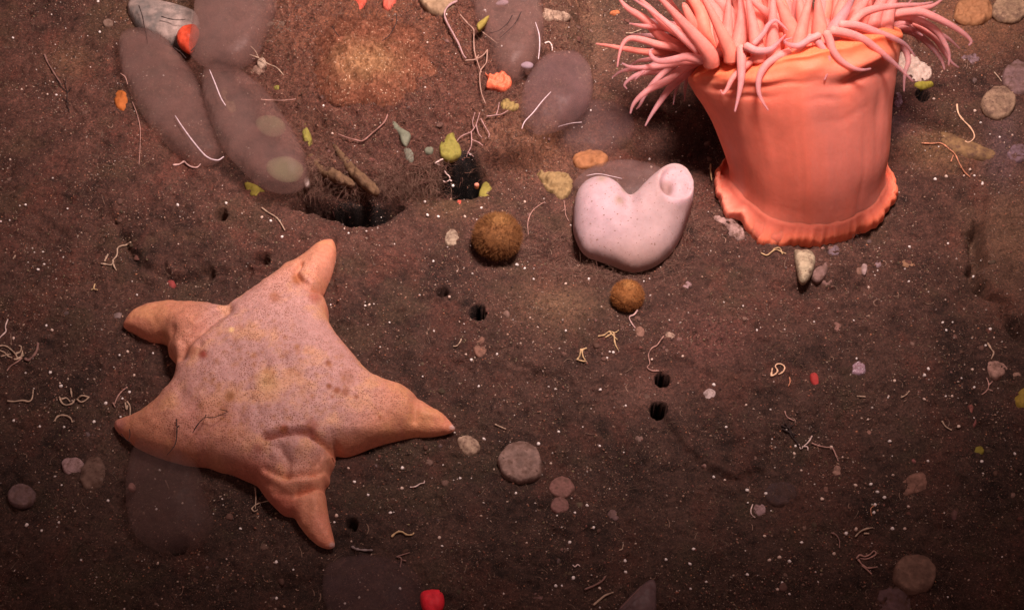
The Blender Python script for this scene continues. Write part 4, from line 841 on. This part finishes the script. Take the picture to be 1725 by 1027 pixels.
Wm('arched gold tube with a pink end below the starfish', [[(660,903),(668,896),(677,895),(685,900),(694,900),(697,897)]], 1.7, gold)
Wm('greyish straight tube with a dark mouth below the lower arm tip', [[(593,920),(600,924),(612,926),(627,926)]], 2.4, mat('tube_grey', col=(.28,.21,.20), var=.3))
Wm('thin zigzag white thread below the right starfish arm', [[(691,820),(700,819),(708,814),(714,813),(715,809)]], 1.2, whit)
Wm('straight short tan tube right of the starfish tip', [[(834,714),(842,718),(852,722)]], 1.5, tan)
Wm('curved tiny tan tube below the round hole', [[(764,583),(770,582),(776,574),(777,570)]], 1.3, tan)
Wm('gold frayed tuft of tubes in the centre silt', [[(972,606),(977,598),(978,588),(982,590)],[(978,590),(988,586)],[(974,606),(982,608),(988,608)],[(980,588),(982,600),(986,606)]], 1.8, gold)
Wm('tangled gold tuft above right of the frayed one', [[(1008,566),(1018,564),(1026,558),(1036,560),(1042,556)],[(1026,558),(1034,566),(1040,572)],[(1034,560),(1036,578),(1042,590)],[(1020,568),(1030,562)]], 1.5, gold)
Wm('wavy rosy thread below the small furry ball', [[(1074,522),(1068,530),(1060,534),(1064,544),(1070,552)]], 1.6, mat('worm_rosy'))
Wm('tan winding thread left of the cream pebble', [[(1118,566),(1112,574),(1106,582),(1098,586),(1092,598),(1095,612),(1090,618),(1098,624),(1110,624)]], 1.3, pinkt)
Wm('cream ring shaped tube standing out on the middle silt', [[(1299,633),(1306,630),(1310,624),(1306,617),(1309,613),(1316,613),(1322,618),(1319,626),(1312,630)],[(1299,633),(1301,620)]], 1.6, mat('worm_cream'))
Wm('bent brown tube below the cream ring', [[(1330,635),(1331,643),(1328,650)]], 1.3, org)
Wm('short hooked tan tube on the right of the ledge', [[(1322,692),(1326,702),(1338,708)]], 1.4, pinkt)
Wm('white forked sprig on the silt below the dark tuft', [[(1368,734),(1362,744),(1354,751),(1349,756),(1346,748)],[(1352,752),(1360,752),(1361,758)]], 1.3, whit, 'twig', 'twig')
Wm('rosy tube stretching right of the white forked sprig', [[(1368,746),(1378,750),(1392,753),(1402,754),(1408,766),(1412,776)]], 1.5, pinkt)
Wm('tan twig above the flat pinkish brown stone', [[(1664,578),(1670,588),(1674,594),(1670,604)]], 1.8, tan, 'twig', 'twig')
Wm('thin forked root below the flat pinkish brown stone', [[(1662,636),(1666,648),(1662,658),(1654,664)],[(1666,648),(1672,642)],[(1664,655),(1672,658)]], 1.3, pinkt, 'twig', 'twig')
Wm('curved pale tube right of the red stub', [[(1518,669),(1526,665),(1532,658)]], 1.6, tan)
Wm('short tan stub of tube at the groove on the right', [[(1587,709),(1593,718),(1603,724)]], 1.6, tan)
Wm('thin white sprig at the right of the dark tunnel', [[(1444,667),(1458,668)]], 1.6, tan)
Wm('stout tan tube lying in the bottom right of centre', [[(985,992),(1000,986),(1014,978),(1020,970)]], 2.2, brn)
Wm('straight pale tube below the stout tan tube', [[(1000,1018),(1012,1008),(1020,1002),(1033,997)]], 2.0, tan)
Wm('looped rust tubes at the lower right', [[(1443,940),(1448,934),(1456,937),(1466,933),(1472,927),(1476,932),(1468,938),(1458,941),(1450,940)],[(1446,942),(1452,950),(1462,956),(1478,954)],[(1452,952),(1462,960),(1468,966)]], 1.6, pinkt)
Wm('curved tan tube above the looped rust tubes', [[(1441,903),(1450,894),(1460,890),(1470,888)],[(1456,898),(1464,898)]], 1.7, tan)
Wm('grey arched tube left of the looped rust tubes', [[(1400,897),(1408,900),(1414,910),(1414,922)]], 1.5, brn)
Wm('white thread hugging the small blurred pinkish pebble', [[(1268,849),(1265,858),(1266,866),(1272,871)]], 1.2, whit)
Wm('short thin crescent tube on the lower centre silt', [[(1043,926),(1048,924),(1050,916)]], 1.2, tan)
Wm('small tan thread on the right with a white bead', [[(1468,868),(1467,856),(1474,850)]], 1.1, org)
Wm('white squiggle on the silt above the pale lower tube', [[(965,951),(969,954),(973,950),(977,953)]], 1.1, whit)
Wm('gold looped threads under the front edge of the anemone', [[(1282,426),(1292,430),(1300,424),(1308,420),(1316,424),(1324,427)],[(1300,424),(1306,418),(1314,418),(1318,428)]], 1.4, gold)
Wm('white loop standing right of the upper glassy sea squirt', [[(918,73),(925,71),(930,78),(930,86)]], 1.7, whit)
Wm('small white worm with a grain above the tentacle tips', [[(1055,56),(1064,56),(1072,53),(1080,50)]], 1.5, tan, 'worm', 'worm')
Wm('faint grey twig in the bottom centre', [[(668,937),(676,940),(674,955)],[(676,942),(684,944)],[(668,937),(690,930)]], 1.3, brn, 'twig', 'twig')
Wm('long tan needle sticking out of the cream pebble', [[(420,92),(436,98),(452,108),(466,114),(478,127)],[(422,78),(430,86),(436,98)]], 1.2, tan, 'twig', 'twig', dz=.15)
Wm('thin thread crossing the right shoulder of the glassy oval', [[(440,168),(460,169),(480,169),(498,167)]], .9, pinkt, 'thread', 'thread', dz=.3)
Wm('pale branching stalk in the upper left silt', [[(75,92),(80,105),(88,118),(94,128),(102,140)]], 1.8, brn, 'twig', 'twig')
Wm('thin vertical thread left of the white two lobed sea squirt', [[(890,395),(889,375),(895,358),(905,348),(918,340)]], 1.0, pinkt, 'thread', 'thread')
Wm('fine thread beside the ragged ochre sponge', [[(950,338),(952,352),(953,362),(958,372)],[(952,352),(946,356)]], .8, pinkt, 'thread', 'thread')
Wm('gold segmented stub at the left edge of the anemone foot', [[(1197,277),(1197,286),(1198,296),(1199,304)]], 2.0, gold, dz=.1)
Wm('pale slanting sliver near the violet disc', [[(1675,122),(1682,130),(1687,137)]], 1.3, tan)
worm_many('short dark bristle under the front edge of the anemone foot', [[(1340,405),(1346,400),(1350,396)],[(1352,408),(1356,402),(1358,398)],[(1436,408),(1437,398),(1438,386)],[(1448,392),(1454,384),(1460,378)],[(1445,398),(1438,392)]], .8, drk, 'hydroid', 'hydroid', dz=.14)
Wm('dark fine hydroid lying over the lower left starfish arm', [[(297,706),(298,722),(297,740),(293,752),(282,765)],[(297,722),(302,716)]], 1.1, drk, 'hydroid', 'hydroid', dz=.75)
Wm('dark bent hydroid twig on the lower left flank of the starfish', [[(325,728),(332,716),(345,703),(360,703),(372,698),(384,693),(370,689)],[(345,703),(347,698)]], .9, drk, 'hydroid', 'hydroid', dz=.85)
worm_many('tiny dark sprig on the lower left starfish arm', [[(218,722),(219,732),(216,742)],[(255,718),(250,728),(248,735)],[(204,730),(212,740),(222,746)],[(268,700),(267,712),(270,722)]], .8, drk, 'hydroid', 'hydroid', dz=.45)
Wm('thin black forked hydroid at the upper left', [[(117,190),(113,172),(113,155),(110,142),(112,130)],[(113,155),(102,145),(92,132)],[(113,172),(106,165)],[(113,158),(120,148)]], .9, drk, 'hydroid', 'hydroid')
worm_many('black thread on the milky sea squirt', [[(234,10),(240,28),(243,45),(247,62),(248,75)],[(272,28),(285,32),(300,34),(312,33)]], 1.1, drk, 'hydroid', 'hydroid', dz=.42)
worm_many('black curved hydroid on the upper glassy sea squirt', [[(863,26),(856,38),(848,46),(840,52),(825,56)],[(878,20),(870,36),(858,50),(842,64)]], .9, drk, 'hydroid', 'hydroid', dz=.55)
worm_many('black slanting sliver beside the bright red lump', [[(322,86),(332,76),(345,64)],[(292,80),(304,88),(313,98)]], 1.4, drk, 'hydroid', 'hydroid', dz=.5)
worm_many('black curved thread on the broad orange dome', [[(668,25),(668,38),(662,50),(654,62),(642,70)],[(560,45),(568,58),(580,68)]], .9, drk, 'hydroid', 'hydroid', dz=.35)
Wm('dark bristly tuft on the silt below the ledge', [[(1322,712),(1330,722),(1338,735)],[(1318,722),(1330,728),(1342,732)],[(1330,715),(1332,732),(1344,746)],[(1316,716),(1326,720),(1336,716)],[(1338,738),(1346,750),(1350,757)]], 1.6, drk, 'hydroid', 'hydroid')
# translucent fins at the bottom edge
V = np.array([G(1040,1035,.1),G(1062,1005,.35),G(1085,983,.4),G(1100,978,.25),G(1104,1000,.15),G(1100,1040,.1)]); 
L('sea_squirt','dark glassy wedge with pale ribs at the bottom edge','sea squirt',[(1040,1035),(1060,1005),(1085,982),(1102,976),(1106,1000),(1098,1040)],(.16,.095,.095),.22,alpha=.8,rough=.4)
Wm('pale straight rib on the dark glassy wedge', [[(1045,1024),(1062,1006),(1082,986)]], 1.0, brn, 'thread', 'thread', dz=.32)
# ================================================================== GRAINS
WG = [(22,64),(168,54),(165,3),(95,160),(80,159),(43,345),(17,269),(299,345),(381,342),(441,366),(475,399),(456,372),(74,445),(64,454),(78,548),(88,556),(72,424),(23,570),(201,598),(215,592),(258,595),(226,632),(85,627),(101,645),(43,628),(103,650),(218,660),(206,671),(178,679),(228,698),(203,702),(23,708),(108,719),(67,718),(158,710),(1,373),(171,807),(70,893),(99,879),(45,884),(182,843),(266,948),(405,890),(597,811),(620,833),(563,879),(658,863),(567,868),(678,788),(677,822),(775,805),(466,1007),(465,946),(740,905),(745,919),(869,830),(1000,888),(989,851),(966,973),(936,986),(887,914),(960,913),(1010,990),(1053,944),(1169,924),(1054,963),(1122,942),(1162,949),(1163,991),(785,597),(837,596),(794,606),(906,551),(953,557),(757,500),(622,513),(615,515),(1033,593),(1054,683),(1010,751),(941,727),(907,747),(1011,656),(815,739),(1275,556),(1202,648),(1257,682),(1223,719),(1338,764),(1290,831),(1203,803),(1221,808),(1259,825),(1202,803),(1340,751),(1350,792),(1443,604),(1557,672),(1557,632),(1564,621),(1507,641),(1593,667),(1604,667),(1615,718),(1499,743),(1654,777),(1563,776),(1709,764),(1660,582),(1638,622),(1641,652),(1400,753),(1594,297),(1624,296),(1641,296),(1634,286),(1655,310),(1642,187),(1652,207),(1573,167),(1532,416),(1597,410),(1463,484),(1531,474),(1640,466),(1668,554),(1655,308),(1575,302),(1588,543),(1594,556),(1504,800),(1478,828),(1490,837),(1474,850),(1472,863),(1442,891),(1530,853),(1524,890),(1405,932),(1313,938),(1330,945),(1350,913),(1288,902),(1259,967),(1296,943),(1318,981),(1330,1000),(1310,992),(1425,898),(1503,890),(1467,815),(1441,817),(1168,924),(763,313),(783,298),(792,260),(884,340),(1094,268),(1097,282),(1074,127),(1068,80),(1108,5),(1062,79),(716,340),(783,365),(811,350),(720,72),(690,75),(680,71),(817,18),(845,78),(560,225),(545,178),(602,110),(720,362),(738,365),(871,446),(884,452),(899,470),(953,478),(992,470),(730,440),(828,388),(1002,402),(1090,370),(1150,600),(1385,840)]
BLOCKP = [SO, WO, [(1160,130),(1205,220),(1222,265),(1203,300),(1230,370),(1290,412),(1400,408),(1500,350),(1509,315),(1497,280),(1510,60),(1640,60),(1500,-20),(1040,-20),(1020,80),(1090,90)]]
def free(u, v): return not any(bool(inside(np.array([u]), np.array([v]), pl)[0]) for pl in BLOCKP)
gmesh = []
for k in range(6):
    V, F = ball(np.zeros(3), 1, rng.uniform(.75, 1), rng.uniform(.6, .85), 0, 9, 6, na=.22, seed=k+40); me = raw_mesh('sand_grain', V, F); gmesh.append(me)
gm_mats = [mat('grain_white', col=(.90,.78,.72), rough=.5, var=.15, ns=20, bs=.2), mat('grain_cream', col=(.72,.52,.42), rough=.6, var=.2, ns=20, bs=.2)]
for k, me in enumerate(gmesh): me.materials.append(gm_mats[0 if k < 4 else 1])
r4 = random.Random(12); pts = [(u, v, r4.uniform(.021, .034)) for u, v in WG]
while len(pts) < 297:
    u, v = r4.uniform(3, 1722), r4.uniform(3, 1024)
    if free(u, v): pts.append((u, v, r4.choice([.012,.015,.018,.022])))
for u, v, s in pts:
    if not free(u, v): continue
    q = G(u, v, s*.3); o = bpy.data.objects.new('sand_grain', gmesh[r4.randrange(6)]); C.objects.link(o)
    o.location = q; o.scale = (s, s, s); o.rotation_euler = (r4.uniform(0, 3), r4.uniform(0, 3), r4.uniform(0, 6))
    tag(o, 'tiny round whitish grain lying loose on the brown silt', 'grain', 'white grains scattered on the silt')
# fine detritus, countless
def scatter(n, clump=True):
    X = rng.uniform(-9.9, 9.9, n*3); Y = rng.uniform(-6.3, 8.1, n*3)
    if clump:
        w_ = sstep(-.35, .55, fbm(X*1.6, Y*1.6, 201, 4, .6)); k = rng.uniform(size=n*3) < .25+.75*w_; X = X[k]; Y = Y[k]
    return X[:n], Y[:n]
X, Y = scatter(100000); n = len(X); s = .0042+.013*rng.uniform(size=n)**4; s = s*rng.choice([1, 1, 1.3], n)
pal = .8*np.array([[.34,.18,.13],[.50,.30,.21],[.24,.09,.07],[.62,.44,.34],[.36,.14,.09],[.10,.06,.05],[.28,.21,.12],[.85,.70,.62],[.60,.24,.13],[.2,.12,.1]])
ci = rng.choice(10, n, p=[.22,.16,.14,.08,.10,.12,.08,.025,.025,.05]); cc = pal[ci]*rng.uniform(.7, 1.2, (n, 1))
s = np.where(ci == 7, s*1.15, s)
O = np.array([[1,0,0],[-1,0,0],[0,1,0],[0,-1,0],[0,0,1],[0,0,-1]], float); OF = np.array([[0,2,4],[2,1,4],[1,3,4],[3,0,4],[2,0,5],[1,2,5],[3,1,5],[0,3,5]])
sc = s[:, None]*rng.uniform(.6, 1.4, (n, 3)); a_ = rng.uniform(0, 6.28, n); ca, sa = np.cos(a_), np.sin(a_)
Vv = O[None]*sc[:, None]; Vx = Vv[..., 0]*ca[:, None]-Vv[..., 1]*sa[:, None]; Vy = Vv[..., 0]*sa[:, None]+Vv[..., 1]*ca[:, None]
Vv = np.stack([Vx, Vy, Vv[..., 2]+.3*Vv[..., 0]], -1)+np.stack([X, Y, gh(X, Y)+.004], -1)[:, None]
FF = (OF[None]+(np.arange(n)*6)[:, None, None]).reshape(-1, 3)
gr = obj('silt_grains', Vv.reshape(-1, 3), FF, mat('detritus', attr=True, rough=.7, var=.1, bs=0), cols=np.repeat(cc, 6, 0), smooth=False, origin=(0, 0, 0)); tag(gr, 'fine brown and tan grit covering the sea floor', 'grit', kind='stuff')
X, Y = scatter(2600); n = len(X); kk = rng.uniform(size=n) < sstep(-.3, .6, fbm(X*.9, Y*.9, 231, 3)); X = X[kk]; Y = Y[kk]; n = len(X)
b0, f0 = ball(np.zeros(3), 1, 1, .6, 0, 10, 7, na=.18, seed=77); m0 = len(b0)
s1 = .018+.062*rng.uniform(size=n)**3.2; a_ = rng.uniform(0, 6.28, n); ax_ = rng.uniform(.55, 1, n)
vx = b0[None, :, 0]*s1[:, None]; vy = b0[None, :, 1]*(s1*ax_)[:, None]; vz = b0[None, :, 2]*(s1*rng.uniform(.5, 1, n))[:, None]
Vv = np.stack([vx*np.cos(a_)[:, None]-vy*np.sin(a_)[:, None]+X[:, None], vx*np.sin(a_)[:, None]+vy*np.cos(a_)[:, None]+Y[:, None], vz+(gh(X, Y)-.1*s1)[:, None]], -1).reshape(-1, 3)
palg = np.array([[.15,.075,.058],[.11,.055,.04],[.20,.10,.085],[.24,.14,.11],[.15,.10,.095],[.17,.065,.05],[.10,.07,.045]])
cg = palg[rng.integers(0, 7, n)]*rng.uniform(.6, 1.2, (n, 1))
gv = obj('gravel', Vv, (f0[None]+(np.arange(n)*m0)[:, None, None]).reshape(-1, 4), mat('gravel_stone', attr=True, rough=.85, var=.4, ns=14, bs=.8, bscale=30, dust=.7, spec=.15), cols=np.repeat(cg, m0, 0), origin=(0, 0, 0)); tag(gv, 'small brown and mauve gravel half sunk in the silt', 'gravel', kind='stuff')
tp = []; tcol = []
for q in range(330):
    u, v = r4.uniform(0, 1725), r4.uniform(0, 1027)
    if not free(u, v): continue
    a0 = r4.uniform(0, 6.28); L0 = r4.uniform(5, 20); cv = r4.uniform(-1.6, 1.6); n0 = 7; pp = [(u, v)]
    for k in range(n0): pp.append((pp[-1][0]+L0/n0*math.cos(a0), pp[-1][1]+L0/n0*math.sin(a0))); a0 += cv*r4.uniform(.1, .6)
    V, F = tubepx(pp, r4.uniform(.35, 1.0), .012, 9, seed=q, sides=5, taper=.4); tp.append((V, F)); tcol.append(np.repeat([np.array([.30,.18,.13])*r4.uniform(.45, 1.25)], len(V), 0))
V, F = join(tp); ts = obj('tube_scraps', V, F, mat('scrap', attr=True, rough=.8, var=.4, ns=12, bs=.4), cols=np.vstack(tcol), origin=(0, 0, 0)); tag(ts, 'short broken bits of tan tube and thread strewn over the silt', 'debris', kind='stuff')
# fine fibres
def fibres(name, label, X, Y, ln, rad, colf, up=.35, curl=.9, dirb=None):
    n = len(X); d = rng.normal(size=(n, 3)); d[:, 2] = np.abs(d[:, 2])*up+.12
    if dirb is not None: d = d+dirb
    d /= np.linalg.norm(d, axis=1)[:, None]; b = np.stack([X, Y, gh(X, Y)], 1)
    V, F, k = hairs(b, d, ln, rad, curl, 4)
    o = obj(name, V, F, mat('fuzz'), cols=np.repeat(colf, k, 0), smooth=False, origin=(0, 0, 0)); tag(o, label, 'turf', kind='stuff')
X, Y = scatter(34000); n = len(X); pal2 = .62*np.array([[.22,.12,.085],[.30,.18,.12],[.18,.07,.055],[.13,.08,.05],[.40,.27,.19]])
fibres('fibre_turf', 'short brown fibres tangled over the whole sea floor', X, Y, rng.uniform(.04, .16, n), rng.uniform(.003, .0055, n), pal2[rng.choice(5, n, p=[.35,.2,.2,.2,.05])]*rng.uniform(.7, 1.2, (n, 1)))
X, Y = scatter(160000, False); d = sdist(X, Y, MOUND); k = (d > -.25) & (d < 4); X = X[k][:24000]; Y = Y[k][:24000]; n = len(X)
fibres('hydroid_turf', 'dense reddish brown hair like turf on the mound', X, Y, rng.uniform(.05, .17, n), rng.uniform(.003, .0055, n), np.array([[.17,.06,.042],[.12,.042,.034],[.25,.12,.08],[.09,.045,.03]])[rng.integers(0, 4, n)]*rng.uniform(.7, 1.2, (n, 1)), up=.9, curl=.6)
ed = [];   # bristles hanging off the lower edge of the mound and around the squirts
for (u0, v0, u1, v1, m_) in [(500,300,760,325,1500),(860,380,1160,470,700),(930,440,1100,470,500),(640,270,760,320,900),(480,270,560,320,500),(1180,330,1260,400,150),(1120,400,1180,300,250)]:
    for _ in range(m_): ed.append(G(r4.uniform(u0, u1), r4.uniform(min(v0, v1), max(v0, v1)))[:2])
ed = np.array(ed); n = len(ed)
fibres('bristle_turf', 'fine pale bristles fringing the ledge and the sea squirts', ed[:, 0], ed[:, 1], rng.uniform(.08, .30, n), rng.uniform(.0025, .0045, n), np.array([[.30,.17,.12],[.20,.11,.08],[.26,.12,.09]])[rng.integers(0, 3, n)], up=.5, curl=.7, dirb=np.array([0, -.9, 0]))
for o in list(bpy.data.objects):
    if '_o' in o: del o['_o']
